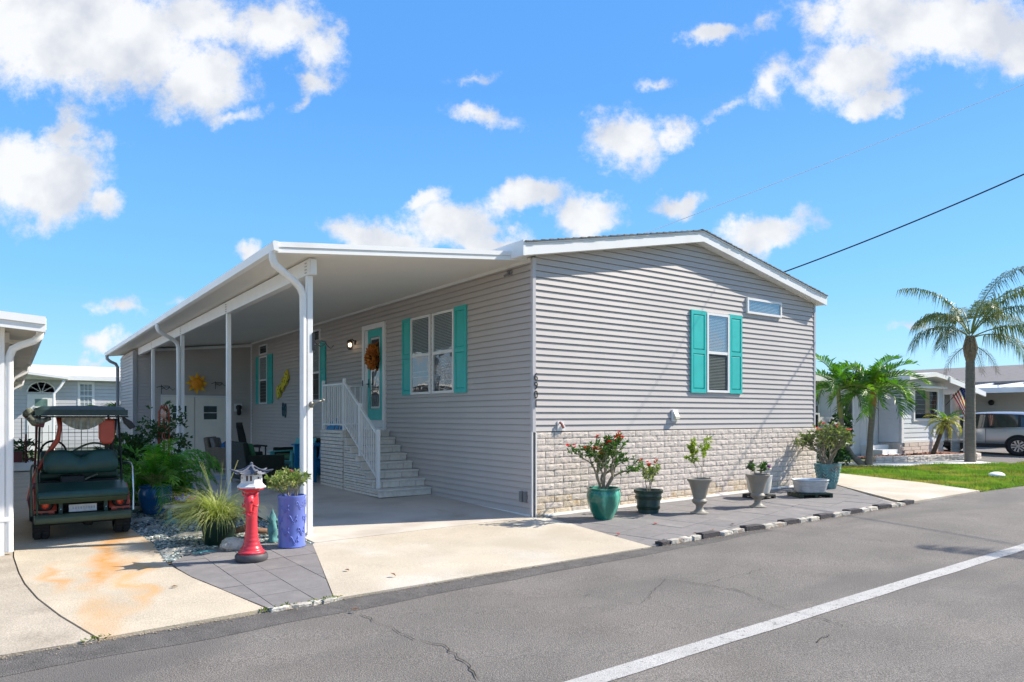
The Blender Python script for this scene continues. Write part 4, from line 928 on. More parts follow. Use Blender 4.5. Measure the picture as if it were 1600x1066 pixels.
# screen upper part (solid beige panel behind)
b = MB(); b.box(.02, .68, .035, .045, .92, 2.10); b.bbuild('panel', mat('beige_panel', (.74, .68, .62), .7), lg)

# third home with the big grey roof
h3 = thing('background_home', 'taupe sided home with broad grey shingle roof and open porch at far right', 'house', (31, 4, .1))
b = MB(); b.box(0, 8, 0, 16, -.2, 2.75); b.bbuild('wall', mat('taupe', (.40, .38, .35), .6), h3)
T3 = LF = lambda u, d, z: (-d, u - 4, z)
M['siding_taupe'] = mat('taupe_siding', (.44, .42, .385), .6, .03)
z = .1
while z < 2.7: b = MB(); b.box(4.0, 19.9, 0, .03, z, z + .17, T3); b.v[6:8] = [T3(19.9, .004, z + .17), T3(4.0, .004, z + .17)]; b.build('siding_board', M['siding_taupe'], h3, fix=True); z += .18
b = MB(); b.prism([(-.3, 2.85), (3.2, 3.78), (8.3, 2.7), (8.3, 2.8), (3.2, 3.9), (-.3, 2.97)], -1.5, 17, lambda p, q, t: (p, t, q)); b.bbuild('roof', mat('grey_shingle_far', (.21, .195, .185), .9, .10, 3, col2=(.17, .15, .14)), h3)
b = MB(); b.prism([(-3.2, 2.44), (0, 2.74), (0, 2.84), (-3.2, 2.54)], -1.4, 16, lambda p, q, t: (p, t, q)); b.bbuild('porch_roof', M['white'], h3)
b = MB(); b.box(-3.25, -3.2, -1.42, 16, 2.36, 2.58); b.bbuild('fascia', M['white'], h3)
for k in range(14): b = MB(); b.box(-3.1, -.1, -1.2 + k * 1.2, -1.12 + k * 1.2, 2.60, 2.68); b.v[:] = [(x, y, z + (.0 if x < -1 else .24)) for x, y, z in b.v]; b.bbuild('roof_rib', M['white'], h3)
for y in (-1.3, .9, 3.6, 6.5): b = MB(); b.box(-3.2, -3.1, y, y + .1, 0, 2.45); b.bbuild('post', M['white'], h3)
b = MB(); b.ball((-.10, 1.4, 2.0), .13, 10, 7, (.7, 1, 1)); b.build('porch_lamp', M['blackmetal'], h3, smooth=True)
b = MB()
for k in range(7): b.box(-.5, -.46, 1.5 - k * .12, 1.53 - k * .12, .3, 1.35)
b.box(-.52, -.45, .7, 1.55, .75, .8); b.bbuild('bench_back', M['white2'], h3)
# raised block bed
pb = thing('raised_bed', 'low curved bed of split face blocks filled with red mulch in front of the bay', 'planter', (16.2, 1.9, .12))
cx_ = [(-2.1, .35), (-1.6, .12), (-1.0, .0), (-.4, -.08), (.3, -.16), (1.0, -.3), (1.6, -.5), (2.1, -.62), (2.6, -.55), (3.0, -.25)]
for r in range(2):
    for i in range(len(cx_) - 1):
        (xa, ya), (xb, yb) = cx_[i], cx_[i + 1]; l = math.hypot(xb - xa, yb - ya); n = 2
        for k in range(n):
            b = MB(); w = l / n - .012; b.grid(lambda u, v: (u * w - w / 2, -.09 - .02 * noise.noise(Vector((u * 5, v * 4, i * 3 + k + r * 17))), v * .1), 4, 3); b.box(-w / 2, w / 2, -.085, .085, 0, .1)
            t_ = (k + .5) / n; o = b.build('block', M['block'], pb, loc=(xa + (xb - xa) * t_, ya + (yb - ya) * t_, -.03 + r * .108)); o.rotation_euler = (0, 0, math.atan2(yb - ya, xb - xa))
b = MB(); P = cx_ + [(4.0, 1.1), (-2.1, 1.1)]; b.face([(x, y, .13) for x, y in P]); b.build('mulch', M['mulch'], pb)
b = MB()
for k in range(500):
    x, y = random.uniform(-2, 2.8), random.uniform(-.4, 1.0)
    if inpoly(x, y, P): b.leaf(Vector((x, y, .13)), Vector((random.gauss(0, 1), random.gauss(0, 1), .25)), .07, .03)
b.build('mulch_chips', M['mulch'], pb)
# white boulder on the lawn
x, y = Gp(1557, 746); b = MB(); b.ball((0, 0, .03), .19, 14, 9, (1.25, .8, .38), nz=.25, seed=4); t = b.build('white_boulder', mat('white_painted_rock', (.78, .77, .74), .7, .06, 9), None, smooth=True, loc=gp(x, y, .01)); tag(t, 'smooth white painted stone lying on the lawn at right', 'rock')

# ================================================================ SUV
car = thing('parked_car', 'silver compact utility vehicle parked nose in under the far right carport', 'car', (22.55, 2.58, gz(22, 2) - .0), R_(90)); car.scale = (1, 1, .9)
M['silver'] = mat('silver_paint', (.50, .51, .53), .28, .02, metal=.55, coat=.6); M['tyre'] = mat('tyre_rubber', (.022, .022, .023), .75, .15, 30, bump=.3, bs=60)
M['carglass'] = mat('car_glass', (.02, .035, .032), .06, 0, spec=.9); M['clad'] = mat('black_cladding', (.03, .03, .032), .6)
M['rim'] = mat('alloy_rim', (.62, .62, .63), .3, metal=.6)
sec = [(-2.28, .45, 1.05, .70), (-2.2, .36, 1.28, .80), (-2.05, .30, 1.50, .88), (-1.75, .28, 1.62, .91), (-1.2, .28, 1.67, .92), (-.4, .28, 1.68, .92), (.3, .28, 1.64, .92), (.8, .28, 1.46, .92), (1.15, .28, 1.20, .92), (1.35, .28, 1.06, .92), (1.9, .30, .98, .89), (2.15, .34, .88, .82), (2.28, .42, .72, .68)]
b = MB(); ns = 14
def secpts(x, zb, zt, w):
    belt = min(.98, zt - .06); pts = [(.55 * w, zb), (.97 * w, zb + .04), (w, zb + .25), (w, (zb + belt) / 2 + .1), (w * .985, belt)]
    if zt > 1.1: pts += [(w * .93, belt + (zt - belt) * .45), (w * .84, belt + (zt - belt) * .85), (w * .70, zt)]
    else: pts += [(w * .95, belt + .02), (w * .85, zt - .01), (w * .6, zt)]
    return pts
for (x, zb, zt, w) in sec:
    p = secpts(x, zb, zt, w); b.v += [(x, y, z) for y, z in p] + [(x, -y, z) for y, z in p[::-1]]
n = 16
for k in range(len(sec) - 1):
    for j in range(n): b.f.append((k * n + j, k * n + (j + 1) % n, (k + 1) * n + (j + 1) % n, (k + 1) * n + j)); b.m.append(0)
b.f += [tuple(range(n)), tuple(range((len(sec) - 1) * n, len(sec) * n))]; b.m += [0, 0]
o = b.build('body', M['silver'], car, smooth=40, fix=True); sd = o.modifiers.new('s', 'SUBSURF'); sd.levels = 1; sd.render_levels = 1
def sidepos(x, z):     # half width of the greenhouse at height z
    return .925 - max(0, z - .98) * .20 - (0 if x > -1.75 else (-1.75 - x) * .12) + .006
for sgn in (1, -1):
    wl = [[(-1.95, 1.10), (-1.45, 1.06), (-1.42, 1.50), (-1.68, 1.47)], [(-1.37, 1.06), (-.42, 1.03), (-.42, 1.545), (-1.34, 1.515)], [(-.36, 1.03), (.78, 1.0), (.62, 1.22), (.28, 1.46), (-.0, 1.54), (-.36, 1.545)]]
    b = MB(); b.face([(x, sgn * (sidepos(x, z) - .003), z) for x, z in ((-2.0, 1.08), (.84, .985), (.66, 1.23), (.30, 1.485), (-.02, 1.57), (-.5, 1.585), (-1.4, 1.545), (-1.74, 1.485))]); b.build('window_surround', M['clad'], car)
    for w in wl: b = MB(); b.face([(x, sgn * sidepos(x, z), z) for x, z in w]); b.build('side_window', M['carglass'], car)
    b = MB()
    for x in (-.40, .82): b.box(x, x + .012, sgn * .921 - .002, sgn * .921 + .004, .45, 1.0)
    b.box(-1.9, .85, sgn * .924 - .003, sgn * .924 + .003, 1.0, 1.012); b.build('door_gap', M['clad'], car)
    for x in (-.95, .25): b = MB(); b.tube([(x - .1, sgn * .93, .90), (x - .08, sgn * .955, .90), (x + .08, sgn * .955, .90), (x + .1, sgn * .93, .90)], .014, 6); b.build('handle', M['silver'], car)
    for x in (-1.38, 1.36):
        b = MB(); b.tube([(x + .40 * math.cos(R_(a)), sgn * .905, .36 + .40 * math.sin(R_(a))) for a in range(-5, 186, 10)], .028, 6); b.build('wheel_arch', M['clad'], car, smooth=True)
        b = MB(); b.lathe([(.001, 0), (.40, 0), (.40, .012), (.001, .012)], 24, (x, sgn * .918 - .006, .37), ax='y', close=False); b.build('wheel_well_shade', M['dark'], car)  # flat dark disc paints the shade inside the wheel arch
        w = bpy.data.objects.new('wheel', None); COL.objects.link(w); w.parent = car; w.location = (x, sgn * .84, .35)
        b = MB(); b.lathe([(.22, -.10), (.31, -.11), (.345, -.08), (.35, 0), (.345, .08), (.31, .11), (.22, .10)], 28, ax='y', close=False); b.lathe([(.001, -.02), (.23, -.02), (.23, .02), (.001, .02)], 20, ax='y', close=False); b.build('tyre', M['tyre'], w, smooth=40)
        b = MB()
        for k in range(5):
            a = k * 2 * math.pi / 5; d = Vector((math.cos(a), 0, math.sin(a))); e_ = Vector((-math.sin(a), 0, math.cos(a))); yy = sgn * .10
            for s2 in (-1, 1): b.face([tuple(d * .04 + e_ * .02 * s2 + Vector((0, yy, 0))), tuple(d * .04 + e_ * .05 * s2 + Vector((0, yy, 0))), tuple(d * .225 + e_ * .09 * s2 + Vector((0, yy, 0))), tuple(d * .225 + e_ * .02 * s2 + Vector((0, yy, 0)))])
        b.lathe([(.0, yy), (.06, yy), (.06, yy - .02 * sgn)], 14, ax='y', close=False); b.lathe([(.215, yy), (.24, yy), (.24, yy - .03 * sgn), (.215, yy - .03 * sgn)], 24, ax='y', close=False); b.build('rim', M['rim'], w)
    b = MB(); b.box(-1.0, 1.0, sgn * .915 - .01, sgn * .915 + .012, .27, .42); b.bbuild('sill', M['clad'], car)
    b = MB(); b.ball((.75, sgn * 1.0, 1.05), .09, 8, 6, (.6, 1.1, .8)); b.build('mirror', M['silver'], car, smooth=True)
    b = MB(); b.ball((2.1, sgn * .68, .78), .13, 8, 6, (1.2, 1.1, .55)); b.build('headlight', M['chrome'], car, smooth=True)
    b = MB(); b.ball((-2.17, sgn * .70, 1.05), .10, 8, 6, (.8, 1.1, 1.9)); b.build('tail_light', mat('tail_red', (.4, .01, .01), .2), car, smooth=True)
b = MB(); b.box(2.0, 2.30, -.6, .6, .42, .66); b.bbuild('grille', M['clad'], car, bev=.04)

# ================================================================ FLAG
fl = thing('flag', 'american flag hanging from a slanted pole on the pale blue grey home', 'flag', (20.25, 2.9, 1.85))
b = MB(); b.tube([(0, 0, 0), (.25, -.25, .42), (.50, -.50, .86)], .012, 6); b.build('pole', M['blackmetal'], fl)
M['fred'] = mat('flag_red', (.62, .03, .04), .8, .05, trans=.2); M['fwhite'] = mat('flag_white', (.85, .84, .82), .8, .03, trans=.2); M['fblue'] = mat('flag_blue', (.02, .035, .16), .8, .05, trans=.1)
b = MB(); P0, P1 = Vector((.19, -.19, .34)), Vector((.48, -.48, .835)); nu, nv = 13, 12
def fp(u, v):   # u along the pole from top, v down the fly
    p = P1.lerp(P0, u); dn = Vector((.16 * v - .10 * u * v, -.16 * v + .05 * u, -1.05 * v)); wv_ = .05 * math.sin(u * 9 + v * 3) * v
    q = p + dn + Vector((wv_, wv_, 0)); c = P1 + Vector((.10, -.1, -1.05 * v)); return q.lerp(c, min(.55, v * .5))
for j in range(nu):
    for i in range(nv):
        u0, u1, v0, v1 = j / nu, (j + 1) / nu, i / nv, (i + 1) / nv; b.mi = 2 if (j < 7 and i < 5) else (0 if j % 2 == 0 else 1); b.face([fp(u0, v0), fp(u1, v0), fp(u1, v1), fp(u0, v1)])
fs = b.build('cloth', [M['fred'], M['fwhite'], M['fblue']], fl)
b = MB()
for j in range(5):
    for i in range(6):
        c = fp((j + .8) / 13, (i + .5) / 14.5); s_ = .014
        for sg in (1, -1): b.face([tuple(c + Vector((sg * .006 + s_ * math.cos(a * 2.513 + 1.57) * .7, sg * -.006 - s_ * math.cos(a * 2.513 + 1.57) * .7, s_ * math.sin(a * 2.513 + 1.57)))) for a in range(5)])
b.build('star', M['fwhite'], fs)
# ================================================================ GOLF CART
cart = thing('golf_cart', 'dark green golf cart with red fenders and rear seat parked on the rust stained drive', 'golf cart', (-5.475, 2.20, gz(-5.5, 2.3))); cart.scale = (.92, 1, 1.03)
M['canopy'] = mat('canopy_dark', (.024, .048, .044), .5, .2, 5); M['cgreen'] = mat('cart_vinyl', (.018, .062, .050), .38, .15, 8, bump=.15, bs=180, bd=.003); M['cgreen2'] = mat('cart_olive_edge', (.06, .085, .05), .45, .1, 8)
M['cred'] = mat('cart_red', (.42, .06, .035), .35, .08, 6, coat=.3); M['maroon'] = mat('maroon_frame', (.12, .02, .035), .4, .1, 6)
M['cblack'] = mat('cart_black', (.018, .02, .02), .6, .2, 12); M['straw'] = mat('clear_curtain', (.30, .30, .24), .35, .3, 12)
def wheel(par, x, y, r=.215, w=.19):
    wh = bpy.data.objects.new('wheel', None); COL.objects.link(wh); wh.parent = par; wh.location = (x, y, r)
    b = MB(); b.lathe([(r * .60, -w / 2), (r * .93, -w / 2), (r, -w * .38), (r, w * .38), (r * .93, w / 2), (r * .60, w / 2)], 28, ax='x', close=False)
    b.build('tyre', M['tyre'], wh, smooth=40)
    b = MB()
    for k in range(28):
        a = k * 2 * math.pi / 28; c, s_ = math.cos(a), math.sin(a)
        for sg in (-1, 1): x0 = .01 if sg > 0 else -w * .40; x1 = w * .40 if sg > 0 else -.01; b.box(x0, x1, c * r - .012, c * r + .012, s_ * r - .012, s_ * r + .012)
    b.build('tread', M['tyre'], wh)
    b = MB(); sg = -1 if x < 0 else 1; b.lathe([(.001, sg * w * .2), (.05, sg * w * .35), (.09, sg * w * .25), (r * .55, sg * w * .30), (r * .64, sg * w * .46)], 20, ax='x', close=False); b.build('rim', M['white2'], wh, smooth=40)
for x in (-.47, .47):
    for y in (0, 1.62): wheel(cart, x, y)
# underside, rear bumper step, rear body
b = MB(); b.box(-.50, .50, -.12, 1.9, .20, .27); b.box(-.40, .40, -.05, .05, .15, .22); b.bbuild('chassis', M['cblack'], cart)
b = MB(); b.lathe([(.05, 0), (.08, .05), (.06, .14)], 12, (.06, -.1, .13)); b.build('axle', M['cblack'], cart, smooth=True)
b = MB(); P = [(-.38, .215), (-.36, .205), (-.10, .215), (-.08, .24), (-.08, .30), (-.34, .30), (-.385, .27)]
b.prism(P, -.555, .555, lambda p, q, t: (t, p, q)); b.bbuild('foot_step', M['cgreen2'], cart, bev=.012)
b = MB(); b.box(-.36, .36, -.05, .10, .30, .52); b.bbuild('rear_recess', M['dark'], cart)
b = MB()
for k in range(3): b.box(-.30, .30, -.07, -.05, .33 + k * .05, .345 + k * .05)
b.bbuild('rear_bars', M['cblack'], cart)
for sg in (-1, 1):
    b = MB(); A = [(-.16, .30), (-.16, .42), (-.10, .52), (.08, .60), (.45, .60), (.50, .45), (.42, .30), (.25, .30), (.22, .40), (.12, .46), (0, .47), (-.1, .42), (-.14, .30)]
    b.prism(A, sg * .36, sg * .56, lambda p, q, t: (t, p, q)); b.bbuild('fender', M['cred'], cart, bev=.012)
    b = MB(); b.box(sg * .44 - .115, sg * .44 + .115, -.20, -.155, .30, .345); b.prism([(-.2, .33), (-.16, .33), (-.13, .42)], sg * .30, sg * .40, lambda p, q, t: (t, p, q)); b.bbuild('red_skirt', M['cred'], cart, bev=.008)
    b = MB(); b.lathe([(.001, -.03), (.07, -.03), (.092, -.01), (.10, .04)], 20, (sg * .43, -.18, .425), fn=lambda r, z, a: r * (1.0 if abs(math.sin(a)) < .5 else 1.05), ax='y', close=False); tl = b.build('tail_light', M['cblack'], cart, smooth=40)
    b = MB(); b.ball((sg * .43, -.21, .425), .05, 12, 8, (.95, .45, 1.25)); b.build('lens', mat('tail_lens', (.75, .06, .02), .2, .1, 30, coat=.5), tl, smooth=True)
    b = MB(); b.box(sg * .26 - .022, sg * .26 + .022, -.22, -.17, .30, .50); b.build('seat_bracket', M['cgreen'], cart)
    b = MB(); b.ball((sg * .26, -.225, .35), .012, 6, 4); b.ball((sg * .26, -.225, .44), .012, 6, 4); b.build('bolt', M['chrome'], cart)
# licence plate with three digits washed out
b = MB(); b.box(-.17, .15, -.235, -.228, .315, .40); pl = b.bbuild('licence_plate', mat('plate_white', (.55, .57, .58), .4, .15, 20), cart)
b = MB()
for k in range(9): b.box(-.13 + k * .03, -.11 + k * .03, -.2365, -.236, .345, .375)
b.bbuild('worn_print', mat('plate_print', (.35, .38, .40), .5, .3, 30), pl)
# fold down rear seat: platform cushion, back cushion
b = MB(); b.grid(lambda u, v: (0, 0, 0), 1, 1) if 0 else None
P = [(-.36, .525), (-.34, .565), (-.30, .58), (.14, .645), (.16, .62), (.14, .55), (-.30, .475), (-.35, .485)]
b.prism(P, -.52, .52, lambda p, q, t: (t, p, q)); b.bbuild('rear_seat', M['cgreen'], cart, bev=.014)
P = [(-.352, .475), (-.31, .43), (.1, .51), (.1, .535), (-.3, .478), (-.356, .485)]
b = MB(); b.prism(P, -.50, .50, lambda p, q, t: (t, p, q)); b.bbuild('seat_base', M['cgreen2'], cart)
b = MB(); n = 30
def btop(u):
    x = abs(u); return .99 + .035 * (1 - (2 * min(x, .5) - .55) ** 2 * 3) - (.055 * math.exp(-(u / .10) ** 2)) - (.06 * max(0, (x - .40) / .1) ** 2 if x > .40 else 0)
rows = []
for k in range(n + 1):
    u = (-.5 + k / n) * 1.0; t = btop(u) + .015; bt = .755 + (.045 * max(0, (abs(u) - .42) / .08) ** 2)
    ring = [(u, .10, bt + .02), (u, .075, bt), (u, .05, bt + .02), (u, .06, (bt + t) / 2), (u, .10, t - .03), (u, .14, t), (u, .19, t - .01), (u, .21, t - .05), (u, .18, (bt + t) / 2), (u, .15, bt + .01)]
    ring = [(q[0] * .88, q[1], q[2]) for q in ring]; rows.append(ring)
for r_ in rows: b.v += r_
for k in range(n):
    for j in range(10): b.f.append((k * 10 + j, k * 10 + (j + 1) % 10, (k + 1) * 10 + (j + 1) % 10, (k + 1) * 10 + j)); b.m.append(0)
b.f += [tuple(range(10)), tuple(range(n * 10, n * 10 + 10))]; b.m += [0, 0]
b.build('rear_backrest', M['cgreen'], cart, smooth=60, fix=True)
# box of gear under the backrest
b = MB(); b.box(-.24, .04, .12, .30, .60, .72); b.bbuild('battery_box', M['cblack'], cart, bev=.02)
b = MB(); b.box(-.48, .48, .30, .75, .30, .66); b.bbuild('seat_pod', M['cblack'], cart, bev=.02)
b = MB(); b.box(-.48, .48, .36, .82, .66, .76); b.bbuild('front_seat', M['cgreen'], cart, bev=.03)
b = MB(); b.box(-.47, .47, .30, .40, .76, 1.02); b.bbuild('front_backrest', M['cgreen'], cart, bev=.03)
b = MB(); b.tube([(.05, .22, .66), (.12, .24, .69), (.2, .2, .72)], .012, 5); b.tube([(-.1, .1, .62), (.1, .2, .63), (.2, .1, .63)], .008, 5); b.build('straps', M['straw'], cart)
# grab rails, frame
for sg in (-1, 1):
    b = MB(); b.tube([(sg * .52, .10, .86), (sg * .56, -.02, .87), (sg * .575, -.12, .86), (sg * .585, -.20, .82), (sg * .585, -.26, .60), (sg * .58, -.30, .30)], .013, 8); b.tube([(sg * .52, -.30, .25), (sg * .53, -.30, .80), (sg * .52, -.1, .84)], .012, 6) if sg < 0 else None
    b.build('grab_rail', M['chrome'] if sg > 0 else M['cgreen2'], cart, smooth=50)
    b = MB(); b.tube([(sg * .50, .18, .55), (sg * .49, .22, .95), (sg * .47, .30, 1.46)], .016, 6); b.build('rear_strut', M['cblack'], cart)
    b = MB(); b.tube([(sg * .50, 1.9, .55), (sg * .48, 1.65, 1.0), (sg * .47, 1.45, 1.47)], .017, 6); b.build('front_strut', M['maroon'], cart)
# red rolled side curtains
b = MB(); b.tube([(-.60, .10, .42), (-.56, .18, .60), (-.50, .22, .78), (-.38, .22, .98), (-.27, .20, 1.15), (-.25, .18, 1.30), (-.26, .18, 1.42)], [.035, .045, .035, .035, .038, .03, .04], 8, sq=(.8, 1)); b.build('rolled_curtain', M['cred'], cart, smooth=True)
b = MB(); P = [(-.10, 1.40), (.10, 1.40), (.10, 1.16), (.06, 1.08), (-.06, 1.08), (-.10, 1.16)]; b.prism([(p + .30, q) for p, q in P], .05, .11, lambda p, q, t: (p, t, q)); b.bbuild('hanging_bag', M['cred'], cart, bev=.03)
b = MB(); b.tube([(.30, .14, 1.1), (.32, .2, .80)], .025, 6); b.tube([(.42, .2, 1.40), (.38, .2, 1.1), (.34, .24, .8)], .03, 6); b.build('bag_strap', M['cblack'], cart)
# steering wheel and windscreen hoop
b = MB(); b.tube([(-.28 + .16 * math.cos(R_(a)), 1.10 + .08 * math.sin(R_(a)), .97 + .15 * math.sin(R_(a))) for a in range(0, 361, 15)], .014, 6, cap=False)
for a in (90, 210, 330): b.tube([(-.28, 1.10, .97), (-.28 + .16 * math.cos(R_(a)), 1.10 + .08 * math.sin(R_(a)), .97 + .15 * math.sin(R_(a)))], .010, 5)
b.tube([(-.28, 1.12, .96), (-.28, 1.4, .70)], .02, 6); b.build('steering_wheel', M['cblack'], cart)
b = MB(); b.tube([(-.10 + .55 * u, .34, 1.0 + .11 * math.sin(math.pi * u)) for u in [k / 12 for k in range(13)]], .013, 6); b.build('seat_hoop', M['cgreen2'], cart)
b = MB(); b.tube([(-.62, .95, .85), (-.62, .95, 1.22)], .014, 5); b.tube([(-.62, .95, .90), (-.5, 1.0, .90)], .012, 5); b.box(-.80, -.66, .93, .97, .86, 1.0); b.build('side_mirror', M['maroon'], cart)
b = MB(); b.face([(-.45, 1.62, .80), (.45, 1.62, .80), (.44, 1.5, 1.12), (-.44, 1.5, 1.12)]); b.build('windscreen', M['glass_clear'], cart)
b = MB(); b.box(-.50, .50, 1.55, 2.05, .28, .72); b.bbuild('front_cowl', M['cred'], cart, bev=.08)
n_before = set(bpy.data.objects)
# roof canopy
b = MB()
def rp(u, v):
    x, y = (u - .5) * 1.09, -.10 + v * 1.85; e = max(0, abs(u - .5) * 2 - .86) / .14; e2 = max(0, abs(v - .5) * 2 - .92) / .08
    return (x, y, 1.545 - .055 * (e ** 2) - .055 * (e2 ** 2) - .015 * (abs(u - .5) * 2) ** 2)
b.grid(rp, 28, 20); b.box(-.54, .54, -.105, 1.75, 1.425, 1.495); b.build('canopy', M['canopy'], cart, smooth=50)
b = MB(); b.box(-.55, .55, -.07, 1.70, 1.40, 1.42); b.bbuild('canopy_lining', M['cblack'], cart)
b = MB(); b.grid(lambda u, v: (-.24 + .52 * u, .02 + .03 * math.sin(u * 40) * v, 1.40 - v * (.04 + .11 * math.sin(math.pi * min(1, u * 1.05)) ** .8)), 40, 5); b.build('rolled_rear_window', M['straw'], cart, smooth=True)
M['camo'] = mat('camo_cloth', (.14, .15, .11), .9, .6, 26, det=2, col2=(.35, .33, .28), c2s=24)
b = MB(); b.tube([(-.60, -.08, 1.47), (-.62, .1, 1.44), (-.61, .5, 1.45), (-.6, 1.4, 1.46)], [.05, .055, .05, .04], 8); b.tube([(-.60, -.05, 1.42), (-.55, -.06, 1.35), (-.46, -.04, 1.36), (-.36, -.02, 1.39)], [.05, .05, .035, .02], 7); b.build('curtain_roll', M['camo'], cart, smooth=True)
b = MB(); b.prism([(-.66, 1.42), (-.56, 1.30), (-.44, 1.28), (-.42, 1.36), (-.50, 1.40)], -.02, .05, lambda p, q, t: (p, t, q)); b.bbuild('flap', M['maroon'], cart, bev=.01)
b = MB(); b.prism([(.48, 1.42), (.60, 1.35), (.65, 1.28), (.58, 1.25), (.50, 1.33)], -.04, .04, lambda p, q, t: (p, t, q)); b.bbuild('flap', M['cblack'], cart, bev=.01)
b = MB(); b.prism([(-.62, .42), (-.55, .62), (-.50, .60), (-.53, .35), (-.60, .30)], .05, 1.0, lambda p, q, t: (p, t, q)); b.bbuild('side_panel', M['maroon'], cart, bev=.02)

for o in set(bpy.data.objects) - n_before: o.location.z += .035
for o in bpy.data.objects:
    if o.parent == cart and o.name.split('.')[0] in ('rolled_curtain', 'hanging_bag', 'front_strut', 'rear_strut', 'bag_strap'): o.location.z += .02

# ================================================================ LANTERN STATUE
x, y = Gp(393, 877)
ls = thing('lantern_statue', 'red dragon column lantern with white pagoda top on a round dark base', 'statue', gp(x, y), R_(-30))
M['dragon'] = mat('dragon_red', (.62, .035, .05), .35, .12, 7, col2=(.62, .16, .20), c2s=5, c2t=(.55, .72), coat=.2)
b = MB(); b.lathe([(.155, 0), (.168, .02), (.168, .055), (.155, .075), (.05, .08)], 32); b.build('base', mat('charcoal_base', (.07, .065, .07), .55, .2, 9), ls, smooth=40)
b = MB()
prof = [(.135, .075), (.13, .10), (.105, .13), (.082, .18), (.070, .24), (.062, .32), (.058, .42), (.060, .52), (.066, .58), (.07, .64), (.068, .70), (.075, .74)]
pr = []
for k in range(len(prof) - 1):
    for q in range(5): t = q / 5; pr.append((prof[k][0] * (1 - t) + prof[k + 1][0] * t, prof[k][1] * (1 - t) + prof[k + 1][1] * t))
pr.append(prof[-1])
b.lathe(pr, 32, fn=lambda r, z, a: r * (1 + .035 * math.sin(z * 150) * (z < .55) + .05 * math.sin(a * 4 + z * 22) * (z > .5)))
b.build('column', M['dragon'], ls, smooth=60)
b = MB(); b.tube([(0, -.045, .70), (.0, -.085, .655), (.0, -.10, .60), (.0, -.095, .54), (.0, -.10, .50)], [.04, .05, .040, .030, .024], 10, sq=(1, .8)); b.ball((0, -.112, .497), .025, 10, 7, (1.2, 1, .8)); 
for sg in (-1, 1):
    b.ball((sg * .035, -.105, .635), .018, 8, 6); b.tube([(sg * .03, -.06, .68), (sg * .065, -.06, .70), (sg * .085, -.03, .735)], [.016, .012, .004], 6); b.tube([(sg * .04, -.09, .60), (sg * .075, -.06, .58), (sg * .085, -.04, .62)], [.014, .011, .003], 6)
    b.tube([(sg * .015, -.115, .52), (sg * .05, -.12, .53), (sg * .075, -.10, .50)], [.008, .006, .003], 5)
b.build('dragon_head', M['dragon'], ls, smooth=True)
b = MB(); b.lathe([(.07, .735), (.11, .75), (.13, .765), (.125, .775), (.05, .775)], 24, fn=lambda r, z, a: r * (1 + .06 * math.cos(4 * a))); b.build('flange', M['dragon'], ls, smooth=40)
M['lwhite'] = mat('lantern_white', (.66, .65, .64), .5, .10, 14)
def ngon(b, n, rz, a0=0): b.lathe(rz, n)
b = MB(); b.lathe([(.150, .775), (.150, .79), (.135, .80), (.112, .825), (.108, .93), (.115, .935)], 6); house_ = b.build('lantern_house', M['lwhite'], ls)
for k in range(6):
    a = (k + .5) * math.pi / 3; c = Vector((math.cos(a), math.sin(a), 0)); t_ = Vector((-c.y, c.x, 0)); r0 = .0955
    b = MB(); q = c * r0
    if k % 2 == 0: 
        for sg in (-1, 1): b.hexa([tuple(q + t_ * (.022 * sg - .010) + Vector((0, 0, z)) + c * d) for z in (.85, .905) for d, s_ in ((0, 0),) for _ in (0,)] * 0 + [tuple(q + t_ * (.02 * sg + tt) + c * dd + Vector((0, 0, zz))) for zz in (.85, .905) for tt, dd in ((-.009, -.004), (.009, -.004), (.009, .003), (-.009, .003))])
    else: b.hexa([tuple(q + t_ * tt + c * dd + Vector((0, 0, zz))) for zz in (.87, .888) for tt, dd in ((-.008, -.004), (.008, -.004), (.008, .003), (-.008, .003))])
    b.bbuild('window', mat('brown_window', (.07, .035, .03), .6) if k == 0 else bpy.data.materials['brown_window'], house_)
b = MB(); n = 48; rows = 9
def rfn(u, v):
    a = u * 2 * math.pi; six = abs(((a / (math.pi / 3)) % 1) - 0); cr_ = abs(((a / (math.pi / 3) + .5) % 1) - .5) * 2   # 0 at corners
    cr_ = 1 - cr_; edge = math.cos(math.pi / 6) / math.cos(((a + math.pi / 6 * 0) % (math.pi / 3)) - math.pi / 6)
    r = (.02 + .15 * v) * edge * (1 + .18 * v * cr_ ** 4); z = 1.0 - .085 * v ** .65 + .035 * (cr_ ** 5) * v ** 3; z += .006 * math.sin(v * 26)
    return (r * math.cos(a), r * math.sin(a), z)
b.grid(rfn, n, rows); b.lathe([(.11, .925), (.15, .918), (.02, .93)], 6, close=False); b.build('lantern_roof', mat('slate_roof', (.10, .11, .14), .5, .3, 16), ls, smooth=40)
b = MB()
for k in range(6): a = k * math.pi / 3; b.tube([tuple(Vector(rfn(k / 6, v)) + Vector((0, 0, .004))) for v in (0, .3, .6, .85, 1.0)] + [(.225 * math.cos(a), .225 * math.sin(a), .965)], [.010, .010, .011, .012, .010, .004], 6)
b.lathe([(.03, .99), (.035, 1.0), (.022, 1.012), (.012, 1.02), (.018, 1.03), (.004, 1.045)], 12); b.build('ridge', bpy.data.materials['slate_roof'], ls, smooth=60)

